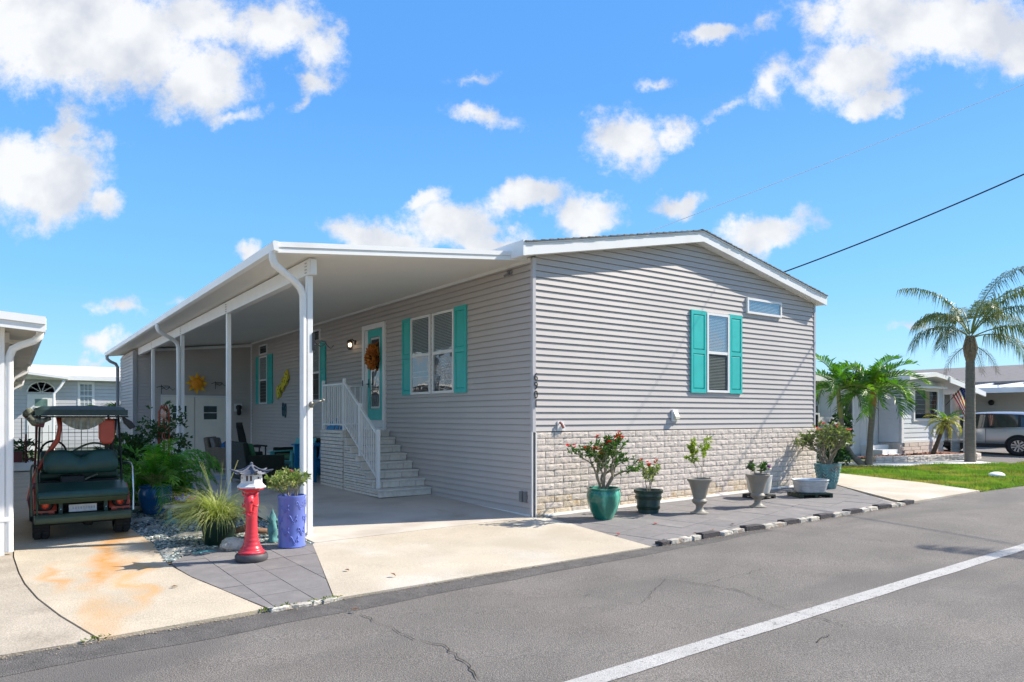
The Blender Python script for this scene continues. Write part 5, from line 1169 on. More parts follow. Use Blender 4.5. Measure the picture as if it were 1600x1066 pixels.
# ================================================================ POTS
def pot(name, label, cat, loc, prof, m, n=32, soil=None, rz=0, fn=None, smooth=45):
    t = thing(name, label, cat, loc, rz); b = MB(); b.lathe(prof, n, fn=fn, close=False); b.lathe([(.001, prof[0][1] + .001), (prof[0][0], prof[0][1] + .001)], n, close=False)
    b.build('pot', m, t, smooth=smooth)
    if soil: b = MB(); b.lathe([(.001, soil[1] + .01), (soil[0] * .6, soil[1] + .008), (soil[0], soil[1])], n, close=False); b.build('soil', M['soil'], t, smooth=True)
    return t
x, y = Gp(456, 855)
M['periwinkle'] = mat('periwinkle_glaze', (.115, .165, .50), .35, .12, 3, coat=.35, spec=.5)
bp = pot('tall_planter', 'tall periwinkle blue cylinder planter with embossed fish beside the front post', 'planter', gp(x, y), [(.150, 0), (.158, .01), (.150, .04), (.151, .30), (.155, .57), (.162, .585), (.158, .60), (.142, .60), (.138, .52)], M['periwinkle'], 40, (.14, .54), fn=lambda r, z, a: r * (1 + .012 * math.sin(a * 3 + z * 9)))
b = MB()
def cp_(a, z, d=.1535): return (d * math.cos(a), d * math.sin(a), z)
for a0, z0 in ((-1.35, .50), (-1.9, .34), (-1.2, .20), (-2.5, .46), (-2.5, .20), (-.7, .33), (-.6, .52), (-1.8, .10), (-3.0, .33)):
    b.tube([cp_(a0 - .30 + .05 * q, z0 + .035 * math.sin(q * .55)) for q in range(13)], [.002] + [.007] * 11 + [.002], 6); b.tube([cp_(a0 - .24 + .05 * q, z0 - .03 + .03 * math.sin(q * .6 + .4)) for q in range(10)], .005, 6)
    b.tube([cp_(a0 + .30, z0), cp_(a0 + .40, z0 + .04)], .006, 6); b.tube([cp_(a0 + .30, z0), cp_(a0 + .42, z0 - .03)], .006, 6)
b.build('embossing', M['periwinkle'], bp, smooth=True, kind='stuff')
M['greenglaze'] = mat('green_glaze', (.015, .17, .115), .18, .45, 3.5, coat=.5, stretch=(1, 1, .35), col2=(.12, .42, .30), c2s=5, c2t=(.48, .66))
x, y = Gp(943, 812)
gp1 = pot('green_pot', 'large glazed emerald pot holding the biggest red flowering desert rose', 'pot', gp(x, y), [(.125, 0), (.14, .02), (.19, .12), (.235, .25), (.247, .33), (.240, .39), (.228, .42), (.245, .435), (.250, .45), (.235, .455), (.215, .45), (.21, .36)], M['greenglaze'], 40, (.215, .40))
x, y = Gp(1013, 802)
M['barrel'] = mat('dark_barrel', (.06, .10, .095), .3, .4, 9, stretch=(1, 1, .2)); M['hoop'] = mat('barrel_hoop', (.008, .028, .018), .35)
bb = pot('barrel_planter', 'dark green half barrel pot with a small red flowering plant', 'planter', gp(x, y), [(.15, 0), (.155, .01), (.20, .30), (.215, .32), (.215, .345), (.195, .345), (.19, .28)], M['barrel'], 36, (.19, .29), fn=lambda r, z, a: r * (1 + .008 * (math.sin(a * 18) > .2)))
for z0, r0 in ((.06, .166), (.21, .190)): b = MB(); b.lathe([(r0, z0), (r0 + .008, z0), (r0 + .014, z0 + .04), (r0 + .006, z0 + .04)], 32, close=False); b.build('hoop', M['hoop'], bb, smooth=40)
b = MB(); b.lathe([(.203, .30), (.222, .305), (.222, .348), (.195, .348)], 32, close=False); b.build('rim', M['hoop'], bb, smooth=40)
M['urn'] = mat('urn_taupe', (.25, .225, .185), .5, .10, 7)
UP = [(.135, 0), (.135, .012), (.09, .03), (.06, .06), (.052, .10), (.062, .13), (.10, .155), (.115, .19), (.10, .215), (.092, .225), (.098, .25), (.125, .36), (.155, .46), (.185, .50), (.190, .52), (.178, .525), (.165, .50), (.15, .46)]
x, y = Gp(1093, 803); u1 = pot('pedestal_urn', 'taupe pedestal urn with a lime leaved sapling, between barrel pot and the other urn', 'urn', gp(x, y), UP, M['urn'], 36, (.15, .47), rz=.2)
x, y = Gp(1184, 793); u2 = pot('pedestal_urn', 'taupe pedestal urn holding a low plant with a purple bloom', 'urn', gp(x, y), UP, M['urn'], 36, (.15, .47), rz=1.0)
for u_ in (u1, u2): u_['group'] = 'taupe pedestal urns on the front paving'
x, y = Gp(1186, 779)
ct = thing('plant_caddy', 'black square plant stand carrying the white pot behind the urn', 'plant stand', gp(x, y))
b = MB(); b.box(-.2, .2, -.2, .2, .035, .07); b.bbuild('top', M['cblack'], ct, bev=.006)
for sx in (-1, 1):
    for sy in (-1, 1): b = MB(); b.box(sx * .17 - .03, sx * .17 + .03, sy * .17 - .03, sy * .17 + .03, 0, .034); b.bbuild('leg', M['cblack'], ct)
g_ = gp(x, y); wp = pot('white_pot', 'cream white round pot on a black stand half hidden behind the urn', 'pot', g_ + Vector((0, 0, .071)), [(.13, 0), (.17, .02), (.20, .12), (.215, .26), (.225, .33), (.20, .335), (.195, .28)], mat('cream_pot', (.60, .58, .52), .5, .08), 32, (.195, .28))
# galvanised tub on a black pallet
x, y = Gp(1266, 777)
pal = thing('tub_stand', 'dark green black slatted stand under the galvanised wash tub', 'plant stand', gp(x, y), R_(-26))
for k in range(5): b = MB(); b.box(-.31 + .0, .31, -.20 + k * .09, -.13 + k * .09, .05, .075); b.bbuild('slat', M['hoop'], pal)
for k in (-1, 0, 1): b = MB(); b.box(k * .28 - .03, k * .28 + .03, -.2, .23, .0, .049); b.bbuild('runner', M['hoop'], pal)
M['galv'] = mat('galvanised', (.42, .45, .48), .38, .22, 9, metal=.45, stretch=(1, 1, 4))
tb = thing('wash_tub', 'galvanised oval wash tub resting on the low dark stand', 'tub', gp(x, y, .0765) + Vector((0, 0, 0)), R_(-26))
def ov(r, z, a): return r * (1 / ((abs(math.cos(a)) ** 3 + abs((math.sin(a)) / .66) ** 3) ** (1 / 3)))
b = MB(); b.lathe([(.24, 0), (.255, .01)] + [(.255 + .045 * k / 16 + .003 * (k % 2), .01 + .20 * k / 16) for k in range(17)] + [(.315, .215), (.32, .225), (.312, .235), (.298, .225), (.285, .15), (.25, .03)], 44, fn=ov, close=False); b.lathe([(.001, .03), (.25, .03)], 44, fn=ov, close=False); b.build('tub', M['galv'], tb, smooth=50)
b = MB(); b.tube([(.29, -.05, .17), (.33, -.04, .16), (.33, .04, .16), (.29, .05, .17)], .009, 6); b.build('handle', M['galv'], tb, smooth=True)
x, y = Gp(1293, 764)
big = pot('turquoise_pot', 'tall weathered turquoise pot with leaf relief at the right corner of the home', 'pot', gp(x, y), [(.15, 0), (.155, .01), (.235, .42), (.25, .45), (.25, .48), (.228, .48), (.22, .42)], mat('turquoise_glaze', (.10, .24, .25), .45, .35, 7, col2=(.16, .12, .10), c2s=5, c2t=(.52, .7), coat=.2), 36, (.222, .44))
b = MB()
for k in range(9):
    a0 = k * .7
    for j in range(5):
        z = .12 + j * .06
        for sg in (-1, 1): r = .155 + .19 * z; b.tube([(r * math.cos(a0), r * math.sin(a0), z), ((r + .008) * math.cos(a0 + sg * .12), (r + .008) * math.sin(a0 + sg * .12), z + .02), ((r + .012) * math.cos(a0 + sg * .22), (r + .012) * math.sin(a0 + sg * .22), z + .055)], [.008, .009, .004], 5)
b.build('leaf_relief', mat('turq_light', (.18, .38, .38), .45, .2, 9), big, smooth=True, kind='stuff')
x, y = Gp(243, 803)
bbp = pot('blue_pot', 'big cobalt blue glazed pot under the feathery palm in the gravel bed', 'pot', gp(x, y), [(.16, 0), (.17, .02), (.215, .14), (.235, .26), (.23, .34), (.215, .38), (.235, .40), (.235, .42), (.21, .42), (.2, .36)], mat('blue_glaze', (.015, .12, .30), .2, .3, 5, coat=.5, col2=(.02, .20, .40), c2s=4), 36, (.205, .37))
x, y = Gp(342, 851)
gpt = pot('dark_pot', 'dark green pot buried under the arching fountain grass', 'pot', gp(x, y), [(.15, 0), (.16, .01), (.20, .25), (.215, .30), (.2, .30), (.19, .25)], M['hoop'], 28, (.19, .26))
# statues in the bed
M['verd'] = mat('verdigris', (.09, .26, .26), .6, .35, 12, col2=(.05, .12, .13), c2s=10)
x, y = Gp(426, 849)
fs_ = thing('fish_statue', 'small turquoise weathered figurine standing against the tall blue planter', 'statue', gp(x, y))
b = MB(); b.lathe([(.055, 0), (.06, .02), (.045, .05), (.05, .09), (.055, .15), (.05, .20), (.035, .24), (.042, .28), (.03, .33), (.012, .37), (.003, .40)], 14, fn=lambda r, z, a: r * (1 + .18 * math.sin(a * 3 + z * 30)), close=True); b.tube([(0, 0, .24), (.05, 0, .27), (.065, 0, .22)], [.02, .015, .006], 6); b.tube([(0, 0, .24), (-.05, 0, .27), (-.06, .0, .33)], [.02, .014, .004], 6); b.build('figure', M['verd'], fs_, smooth=True)
x, y = Gp(291, 782)
bs = thing('buddha_statue', 'verdigris seated figure at the foot of the carport post', 'statue', gp(x, y, .0), R_(-40))
b = MB(); b.ball((0, 0, .34), .075, 12, 9, (1, 1, 1.1)); b.ball((0, .0, .41), .03, 8, 6); b.lathe([(.14, 0), (.15, .04), (.12, .09), (.09, .12), (.10, .20), (.095, .25), (.04, .29), (.035, .30)], 16, fn=lambda r, z, a: r * (1 + .12 * math.cos(2 * a) * (z < .1))); 
for sg in (-1, 1): b.tube([(sg * .085, 0, .24), (sg * .13, -.02, .15), (sg * .05, -.10, .11)], [.035, .03, .022], 8)
b.build('figure', M['verd'], bs, smooth=True)
# stone bench slab with ornament bowl
x, y = Gp(283, 812)
bn = thing('stone_bench', 'low white stone slab bench in the gravel in front of the blue pot', 'bench', gp(x, y))
b = MB(); b.box(-.24, .24, -.11, .11, .17, .205); b.bbuild('seat', M['white_stone'], bn, bev=.01)
for sx in (-.16, .16): b = MB(); b.box(sx - .03, sx + .03, -.08, .08, 0, .169); b.bbuild('leg', M['verd'], bn)
bw = thing('ornament_bowl', 'shallow brown bowl with purple and blue butterfly ornaments on the stone slab', 'ornament', gp(x + .06, y, .2055))
b = MB(); b.lathe([(.05, 0), (.09, .02), (.12, .06), (.11, .06), (.03, .03)], 20, close=False); b.lathe([(.001, .001), (.05, .001)], 20, close=False); b.build('bowl', mat('brown_bowl', (.16, .09, .04), .5, .3, 12), bw, smooth=True)
for k, (c_, px_, pz_) in enumerate((((.10, .02, .35), -.09, .09), ((.30, .40, .75), -.05, .07), ((.10, .12, .55), .0, .11), ((.65, .03, .42), .08, .08), ((.75, .35, .05), .03, .08))):
    b = MB(); m_ = mat('ornament_paint', c_, .3, coat=.4); b.ball((px_, -.02, pz_ - .02), .030 if k in (3,) else .016, 8, 6)
    for sg in (-1, 1): b.face([(px_, -.02, pz_), (px_ + sg * .05, -.03, pz_ + .05), (px_ + sg * .06, -.02, pz_), (px_ + sg * .03, -.02, pz_ - .03)])
    b.build('butterfly', m_, bw)
# rocks, driftwood
random.seed(5)
def rock(px, py, r, sq, seed, label, m='rock', dz=0):
    x, y = Gp(px, py); b = MB(); b.ball((0, 0, r * sq[2] * .55), r, 16, 11, sq, nz=.45, seed=seed); o = b.build('rock', M[m], None, smooth=True, loc=gp(x, y, -.02 + dz)); tag(o, label, 'rock', 'rocks edging the gravel bed'); return o
rock(365, 860, .13, (1.15, .8, .75), 3, 'round pale boulder directly left of the red dragon column', 'white_stone')
rock(275, 862, .10, (2.3, .7, .35), 9, 'flat elongated pale stone at the front of the gravel bed'); rock(318, 864, .06, (2.6, .8, .35), 12, 'narrow turquoise tinted stone along the paving edge', 'verd'); rock(290, 868, .055, (1.7, 1, .6), 13, 'small mossy green stone at the corner of the paving'); rock(262, 868, .05, (1.3, 1, .6), 15, 'small dark stone nearest the stained drive', 'rock')
rock(300, 838, .09, (2.6, .6, .45), 21, 'long brownish stone left of the fountain grass'); rock(225, 797, .10, (1.5, .8, .5), 23, 'tan stone left of the cobalt pot', 'white_stone'); rock(222, 815, .09, (1.6, .8, .5), 25, 'dark stone nearer the cart than the cobalt pot'); rock(268, 818, .09, (1.3, .9, .5), 26, 'greenish stone below the white slab', 'verd'); rock(240, 826, .07, (1.5, .9, .5), 27, 'grey stone in front of the cobalt pot')
rock(440, 836, .08, (1.4, .8, .5), 31, 'brown stone behind the lantern column near the carport floor'); rock(215, 775, .08, (1.4, .8, .5), 33, 'pale stone far back beside the cart tail', 'white_stone')
x, y = Gp(405, 846)
w = MB(); w.tube([(-.3, 0, .08), (-.1, .02, .12), (.1, 0, .07), (.3, .03, .04)], [.03, .045, .04, .02], 8); tag(w.build('driftwood', mat('driftwood', (.20, .11, .07), .8, .3, 10), None, smooth=True, loc=gp(x, y + .25, 0)), 'piece of brown driftwood lying behind the lantern column', 'driftwood')

# ================================================================ WALL ORNAMENTS
sun = thing('sun_ornament', 'orange and yellow metal sun face hanging on the back wall above the doors', 'wall ornament', (-1.62, 14.62, 2.46))
M['sunor'] = mat('sun_orange', (.95, .33, .015), .4, .2, 8); M['sunye'] = mat('sun_yellow', (.98, .58, .03), .4, .15, 8)
b = MB(); b.ball((0, -.03, 0), .16, 20, 12, (1, .35, 1)); b.tube([(0, -.08, .04), (0, -.11, -.02), (0, -.08, -.04)], .014, 6); b.tube([(-.05, -.075, -.06), (0, -.085, -.08), (.05, -.075, -.06)], .009, 6)
for sg in (-1, 1): b.ball((sg * .06, -.075, .04), .022, 8, 6, (1, .5, .6))
b.build('face', M['sunor'], sun, smooth=True)
for k in range(16):
    a = k * math.pi / 8; R1 = .34 if k % 2 == 0 else .27; c = Vector((math.cos(a), 0, math.sin(a))); t_ = Vector((-c.z, 0, c.x)); b = MB(); w_ = .045
    bend = .03 if k % 2 else 0
    P = [c * .15 - t_ * w_, c * .15 + t_ * w_, c * ((.15 + R1) / 2) + t_ * (w_ * .7 + bend), c * R1 + t_ * bend * .3, c * ((.15 + R1) / 2) - t_ * (w_ * .7 - bend)]
    b.prism([(p.x, p.z) for p in P], -.012, 0, lambda p, q, t: (p, t, q)); b.bbuild('ray', M['sunor'] if k % 2 else M['sunye'], sun)
def text(name, body, size, ext, m, parent, mtx, bold=.0, sx=1):
    cu = bpy.data.curves.new('t', 'FONT'); cu.body = body; cu.size = size; cu.extrude = ext; cu.offset = bold; cu.align_x = 'CENTER'; cu.align_y = 'CENTER'
    t = bpy.data.objects.new('t', cu); COL.objects.link(t); bpy.context.view_layer.update(); me = bpy.data.meshes.new_from_object(t.evaluated_get(bpy.context.evaluated_depsgraph_get())); bpy.data.objects.remove(t)
    me.materials.clear(); me.materials.append(m); o = bpy.data.objects.new(name, me); COL.objects.link(o); o.parent = parent; o.matrix_local = mtx; return o
bsn = thing('beach_sign', 'slanted yellow beach wall sign between two far shuttered windows', 'sign', (-.02, 11.47, 2.34))
b = MB(); n = 20
b.prism([(-.62 + 1.24 * k / n, -.15 + .05 * math.sin(k * 1.1)) for k in range(n + 1)] + [(.62 - 1.24 * k / n, .15 + .04 * math.sin(k * .9)) for k in range(n + 1)], 0, .02, lambda p, q, t: (-t - .006, -p * .82 + q * .45, p * .45 + q * .9)); b.bbuild('backing', mat('sign_yellow', (.62, .50, .015), .5, .1), bsn)
ang = math.atan2(.45, .82); ax = Vector((0, -math.cos(ang), math.sin(ang))); az = Vector((-1, 0, 0)); ay = az.cross(ax)
mt_ = Matrix.Translation((-.034, 0, 0)) @ Matrix((ax, ay, az)).transposed().to_4x4()
text('lettering', 'Beach', .42, .006, mat('sign_letter', (.80, .68, .05), .4), bsn, mt_, bold=.012)
mt2 = Matrix.Translation((-.028, 0, 0)) @ Matrix((ax, ay, az)).transposed().to_4x4()
text('lettering_outline', 'Beach', .42, .003, mat('sign_dark', (.12, .09, .01), .5), bsn, mt2, bold=.028)
ff = thing('flip_flop_ornament', 'small blue wire flip flop ornament on the side wall below the yellow sign', 'wall ornament', (-.02, 11.35, 1.62))
b = MB()
for sg, dy, dz in ((1, .10, .03), (-1, -.10, .0)):
    pts = [(-.01, dy + .065 * math.cos(a * .5236), dz + .20 * math.sin(a * .5236) * (1 if a < 6 else .9)) for a in range(13)]; b.tube(pts, .014, 6, cap=False); b.tube([(-.015, dy - .06, dz - .02), (-.03, dy, dz + .1), (-.015, dy + .06, dz - .02)], .012, 6)
b.build('wire', mat('ornament_teal', (.02, .10, .14), .4), ff)
wr = thing('door_wreath', 'round wreath of rust and orange autumn leaves hanging on the teal door', 'wreath', (-.08, 5.36, 2.70))
random.seed(8)
b = MB()
for k in range(420):
    a = random.uniform(0, 6.283); r = .165 + random.gauss(0, .035); p = Vector((random.uniform(-.06, .03), r * math.cos(a), r * math.sin(a))); b.leaf(p, Vector((random.uniform(-1, .1), math.cos(a) * .8 + random.gauss(0, .5), math.sin(a) * .8 + random.gauss(0, .5))), .09, .055)
b.build('leaves', mat('autumn_leaf', (.55, .17, .03), .6, .5, 20, col2=(.65, .42, .10), c2s=16, trans=.2), wr)
b = MB(); b.tube([(0, .16 * math.cos(a * .5236), .16 * math.sin(a * .5236)) for a in range(13)], .03, 7, cap=False); b.build('ring', mat('twig', (.12, .05, .02), .9), wr)
b = MB()
for k in range(12): a = random.uniform(0, 6.28); b.ball((-.06, .16 * math.cos(a), .16 * math.sin(a)), .022, 7, 5)
b.build('berries', mat('berry_orange', (.70, .20, .02), .4), wr, smooth=True)

# ================================================================ CARPORT FURNITURE
M['wick'] = mat('black_wicker', (.012, .020, .013), .6, .5, 40, bump=.9, bs=90, stretch=(1, 1, 3)); M['wick2'] = mat('tan_wicker', (.23, .19, .14), .6, .3, 40, bump=.9, bs=90, stretch=(1, 1, 3))
M['dgreen_c'] = mat('green_cushion', (.03, .12, .05), .8, .2, 9); M['bcush'] = mat('blue_cushion', (.03, .17, .42), .8, .15, 9); M['greyc'] = mat('grey_cushion', (.26, .25, .24), .85, .12, 9)
def armchair(name, label, loc, rz, w, cush, wk, pillow=None, group=None):
    t = thing(name, label, 'sofa' if w > 1 else 'armchair', loc, rz, group)    # faces -y local
    b = MB(); b.box(-w / 2, w / 2, -.36, .36, .10, .36); b.bbuild('base', wk, t, bev=.02)
    b = MB(); b.prism([(.24, .3), (.36, .3), (.44, .86), (.34, .88)], -w / 2, w / 2, lambda p, q, t_: (t_, p, q)); b.bbuild('backrest', wk, t, bev=.02)
    for sg in (-1, 1): b = MB(); b.box(sg * w / 2 - .05, sg * w / 2 + .05, -.37, .33, .10, .62); b.bbuild('armrest', wk, t, bev=.025)
    for sx in (-1, 1):
        for sy in (-1, 1): b = MB(); b.box(sx * (w / 2 - .05) - .025, sx * (w / 2 - .05) + .025, sy * .31 - .025, sy * .31 + .025, 0, .10); b.bbuild('leg', M['blackmetal'], t)
    nc = 2 if w > 1 else 1
    for k in range(nc):
        x0 = -w / 2 + .06 + k * (w - .12) / nc; b = MB(); b.box(x0 + .005, x0 + (w - .12) / nc - .005, -.36, .22, .365, .47); b.bbuild('seat_cushion', cush, t, bev=.04)
        b = MB(); b.prism([(.12, .48), (.23, .48), (.33, .84), (.22, .86)], x0 + .01, x0 + (w - .12) / nc - .01, lambda p, q, t_: (t_, p, q)); b.bbuild('back_cushion', cush, t, bev=.04)
    if pillow: 
        pl_ = thing('throw_pillow', pillow[1], 'pillow', t.matrix_world @ Vector((0, 0, 0)) if 0 else loc, rz); b = MB(); b.ball((0, .02, .60), .2, 14, 9, (1, .45, .72)); b.build('pillow', pillow[0], pl_, smooth=True)
    return t
armchair('wicker_armchair', 'tan wicker armchair near the cream doors with a blue pillow', (-1.75, 10.6, .075), R_(60), .72, M['greyc'], M['wick2'], (M['bcush'], 'bright blue pillow in the tan wicker armchair'))
armchair('wicker_sofa', 'black wicker sofa turned with its back towards the drive', (-2.05, 6.9, .075), R_(90), 1.5, M['dgreen_c'], M['wick'])
armchair('wicker_loveseat', 'dark loveseat with deep green cushions against the side wall', (-.50, 8.9, .075), R_(-90), 1.3, M['dgreen_c'], M['wick'], (mat('floral_pillow', (.30, .30, .22), .8, .5, 14, col2=(.05, .20, .25), c2s=12), 'round pale patterned pillow on the green loveseat'))
# ornamental black ship wheel chair back
t = thing('rocking_chair', 'tall backed black rocking chair behind the black sofa', 'chair', (-1.25, 9.9, .075), R_(55))
for sg in (-1, 1):
    b = MB(); b.tube([(sg * .22, -.42 + .1 * k, .03 + .10 * ((k - 4) / 5) ** 2) for k in range(10)], .018, 6); b.build('rocker', M['cblack'], t)
    b = MB(); b.tube([(sg * .22, -.22, .05), (sg * .23, -.22, .62)], .018, 6); b.build('leg', M['cblack'], t); b = MB(); b.tube([(sg * .22, .18, .05), (sg * .22, .22, .45), (sg * .21, .30, .9), (sg * .17, .36, 1.18)], .02, 6); b.build('leg', M['cblack'], t)
    b = MB(); b.tube([(sg * .23, -.26, .64), (sg * .24, .0, .66), (sg * .22, .25, .64)], .022, 6); b.build('armrest', M['cblack'], t)
b = MB(); b.box(-.24, .24, -.24, .22, .38, .42); b.bbuild('seat', M['cblack'], t, bev=.01)
b = MB(); b.box(-.19, .19, .345, .375, 1.10, 1.24); b.bbuild('headrest', M['cblack'], t, bev=.02)
for k in range(6): x = -.15 + k * .06; b = MB(); b.tube([(x, .20, .42), (x, .28, .8), (x, .36, 1.12)], .014, 5); b.build('spindle', M['cblack'], t)
def adirondack(name, label, m, loc, rz, cat='chair'):
    t = thing(name, label, cat, loc, rz)     # faces -y
    for k in range(5):
        x = -.24 + k * .12; b = MB(); h = 1.02 - .05 * abs(k - 2) ** 1.4; b.hexa([(x - .05, .22, .30), (x + .05, .22, .30), (x + .05, .245, .30), (x - .05, .245, .30), (x - .055, .22 + .36 * .75, h), (x + .055, .22 + .36 * .75, h), (x + .055, .245 + .36 * .75, h), (x - .055, .245 + .36 * .75, h)]); b.bbuild('back_slat', m, t, bev=.008)
    for k in range(6): y = -.28 + k * .088; b = MB(); z = .38 - (y + .28) * .22; b.box(-.27, .27, y, y + .075, z, z + .02); b.bbuild('seat_slat', m, t, bev=.006)
    for sg in (-1, 1):
        b = MB(); b.box(sg * .34 - .07, sg * .34 + .07, -.36, .36, .58, .605); b.bbuild('armrest', m, t, bev=.01)
        b = MB(); b.box(sg * .31 - .015, sg * .31 + .015, -.34, -.22, 0, .578); b.bbuild('front_leg', m, t, bev=.006)
        b = MB(); b.prism([(-.33, .30), (-.33, .41), (.30, .20), (.62, .03), (.62, -.0), (.50, .0)], sg * .28 - .012, sg * .28 + .012, lambda p, q, t_: (t_, p, q)); b.bbuild('rear_leg', m, t)
        b = MB(); b.hexa([(sg * .32 - .02, .28, .15), (sg * .32 + .02, .28, .15), (sg * .32 + .02, .33, .15), (sg * .32 - .02, .33, .15), (sg * .32 - .02, .33, .578), (sg * .32 + .02, .33, .578), (sg * .32 + .02, .37, .578), (sg * .32 - .02, .37, .578)]); b.bbuild('arm_post', m, t)
    b = MB(); b.box(-.30, .30, .40, .425, .62, .70); b.bbuild('back_rail', m, t); return t
adirondack('adirondack_chair', 'tall blue adirondack chair next to the landing of the entry steps', mat('chair_blue', (.015, .20, .42), .45, .1, 6), (-.82, 6.66, .08), R_(-75)).scale = (1, 1, 1.32)
adirondack('adirondack_chair', 'pale turquoise adirondack chair half hidden behind the front carport post', mat('chair_turq', (.10, .42, .42), .45, .1, 6), (-1.0, 7.75, .08), R_(-60))
b = MB(); b.grid(lambda u, v: (-2.5 + u * 1.6, 8.1 + v * 1.3, .078 + .004 * math.sin(u * 20)), 8, 8); tag(b.build('floor_mat', mat('faded_mat', (.30, .36, .42), .9, .4, 4, col2=(.55, .55, .52), c2s=5), None), 'faded blue and white mat on the carport floor by the chairs', 'mat')
# copper trellis
x, y = Gp(247, 778)
tr_ = thing('copper_trellis', 'narrow rusty red metal trellis standing in the plants behind the blue pot', 'trellis', gp(-4.05, 5.2), R_(-15))
M['copper'] = mat('rust_red_metal', (.30, .065, .035), .45, .4, 12, metal=.3)
for sx in (-.075, 0, .075): b = MB(); b.tube([(sx, 0, 0), (sx, 0, 1.50), (sx * .4, 0, 1.62)], .016, 6); b.build('upright', M['copper'], tr_, smooth=50)
for k in range(12): b = MB(); b.tube([(-.08, 0, .3 + k * .105), (.08, 0, .3 + k * .105)], .009, 5); b.build('rung', M['copper'], tr_)
b = MB(); b.tube([(.03 + .06 * math.cos(k * .5), -.02, .9 + k * .03) for k in range(22)], .010, 5); b.ball((0, -.03, 1.45), .05, 8, 6, (1, .4, 1.3)); b.build('ornament', mat('pale_copper', (.55, .30, .22), .4, .2, metal=.3), tr_)
# ================================================================ PLANTS
def L_(name, c, c2, tr=.3, v=.35, s=6): return mat(name, c, .45, v, s, trans=tr, spec=.5, col2=c2, c2s=s * .6, c2t=(.48, .66))
M['pal_q'] = L_('queen_palm_leaf', (.085, .12, .045), (.20, .19, .08)); M['pal_a'] = L_('bright_palm_leaf', (.06, .165, .015), (.22, .36, .03), .32, s=1.7)
M['pal_y'] = L_('yellow_palm_leaf', (.38, .36, .03), (.20, .27, .03), s=3); M['pal_p'] = L_('potted_palm_leaf', (.07, .24, .022), (.24, .44, .05), .4, s=7)
M['dead'] = mat('dead_frond', (.24, .16, .08), .8, .3, 9); M['bark_g'] = mat('palm_bark', (.20, .17, .135), .85, .2, 5, bump=.8, bs=26, stretch=(1, 1, 5), bd=.02); M['shaft'] = mat('green_shaft', (.22, .22, .06), .5, .2, 5); M['shaft_o'] = mat('orange_shaft', (.42, .17, .05), .6, .25, 6)
M['rach'] = mat('rachis', (.20, .24, .06), .5, .2, 8)
def frond(par, base, az, el, L, droop, ll, n, wid, m, hang=.5, fwd=.55, stem=.12, r0=.018, upl=.35):
    """one pinnate frond: rachis and its leaflets in a single mesh"""
    b = MB(); p = Vector(base); pts = [p.copy()]; tg = []; ns = 18
    for k in range(ns):
        e = el - droop * ((k + 1) / ns) ** 1.25; d = Vector((math.cos(az) * math.cos(e), math.sin(az) * math.cos(e), math.sin(e))); p = p + d * (L / ns); pts.append(p.copy()); tg.append(d)
    tg.append(tg[-1]); b.mi = 1; b.tube(pts, [r0 * (1 - .85 * k / ns) for k in range(ns + 1)], 5); b.mi = 0
    side0 = Vector((-math.sin(az), math.cos(az), 0))
    for k in range(n):
        t = stem + (1 - stem) * (k + .5) / n; i = min(ns - 1, int(t * ns)); fr = t * ns - i; q = pts[i].lerp(pts[i + 1], fr); d = tg[i]
        l = ll * random.uniform(.8, 1.1) * (.45 + .55 * math.sin(math.pi * min(1, .18 + t * .80))) * random.uniform(.85, 1.1); up = side0.cross(d).normalized()
        if up.z < 0: up = -up
        for sg in (-1, 1):
            s_ = (side0 * sg * (1 - .35 * t) + d * (fwd + .5 * t) + up * (upl + random.gauss(0, .2))).normalized()
            a = q; c = q + s_ * l * .5 + Vector((0, 0, -hang * l * .12)); e_ = q + s_ * l * .86 + Vector((random.gauss(0, .02), random.gauss(0, .02), -hang * l * random.uniform(.5, .9)))
            w = d * wid * .5; j = len(b.v)
            b.v += [tuple(a - w * .4), tuple(a + w * .4), tuple(c + w), tuple(c - w), tuple(e_)]; b.f += [(j, j + 1, j + 2, j + 3), (j + 3, j + 2, j + 4)]; b.m += [0, 0]
    return b.build('frond', [m, M['rach']], par)
def ringtrunk(b, pts, rad, n=12, rings=.05):
    P = []; R = []
    for k in range(len(pts) - 1):
        a, c = Vector(pts[k]), Vector(pts[k + 1]); m = max(2, int((c - a).length / (rings / 2)))
        for q in range(m): t = q / m; P.append(a.lerp(c, t)); R.append((rad[k] * (1 - t) + rad[k + 1] * t) * (1 + (.028 if q % 2 else -.012)))
    P.append(Vector(pts[-1])); R.append(rad[-1]); b.tube(P, R, n)
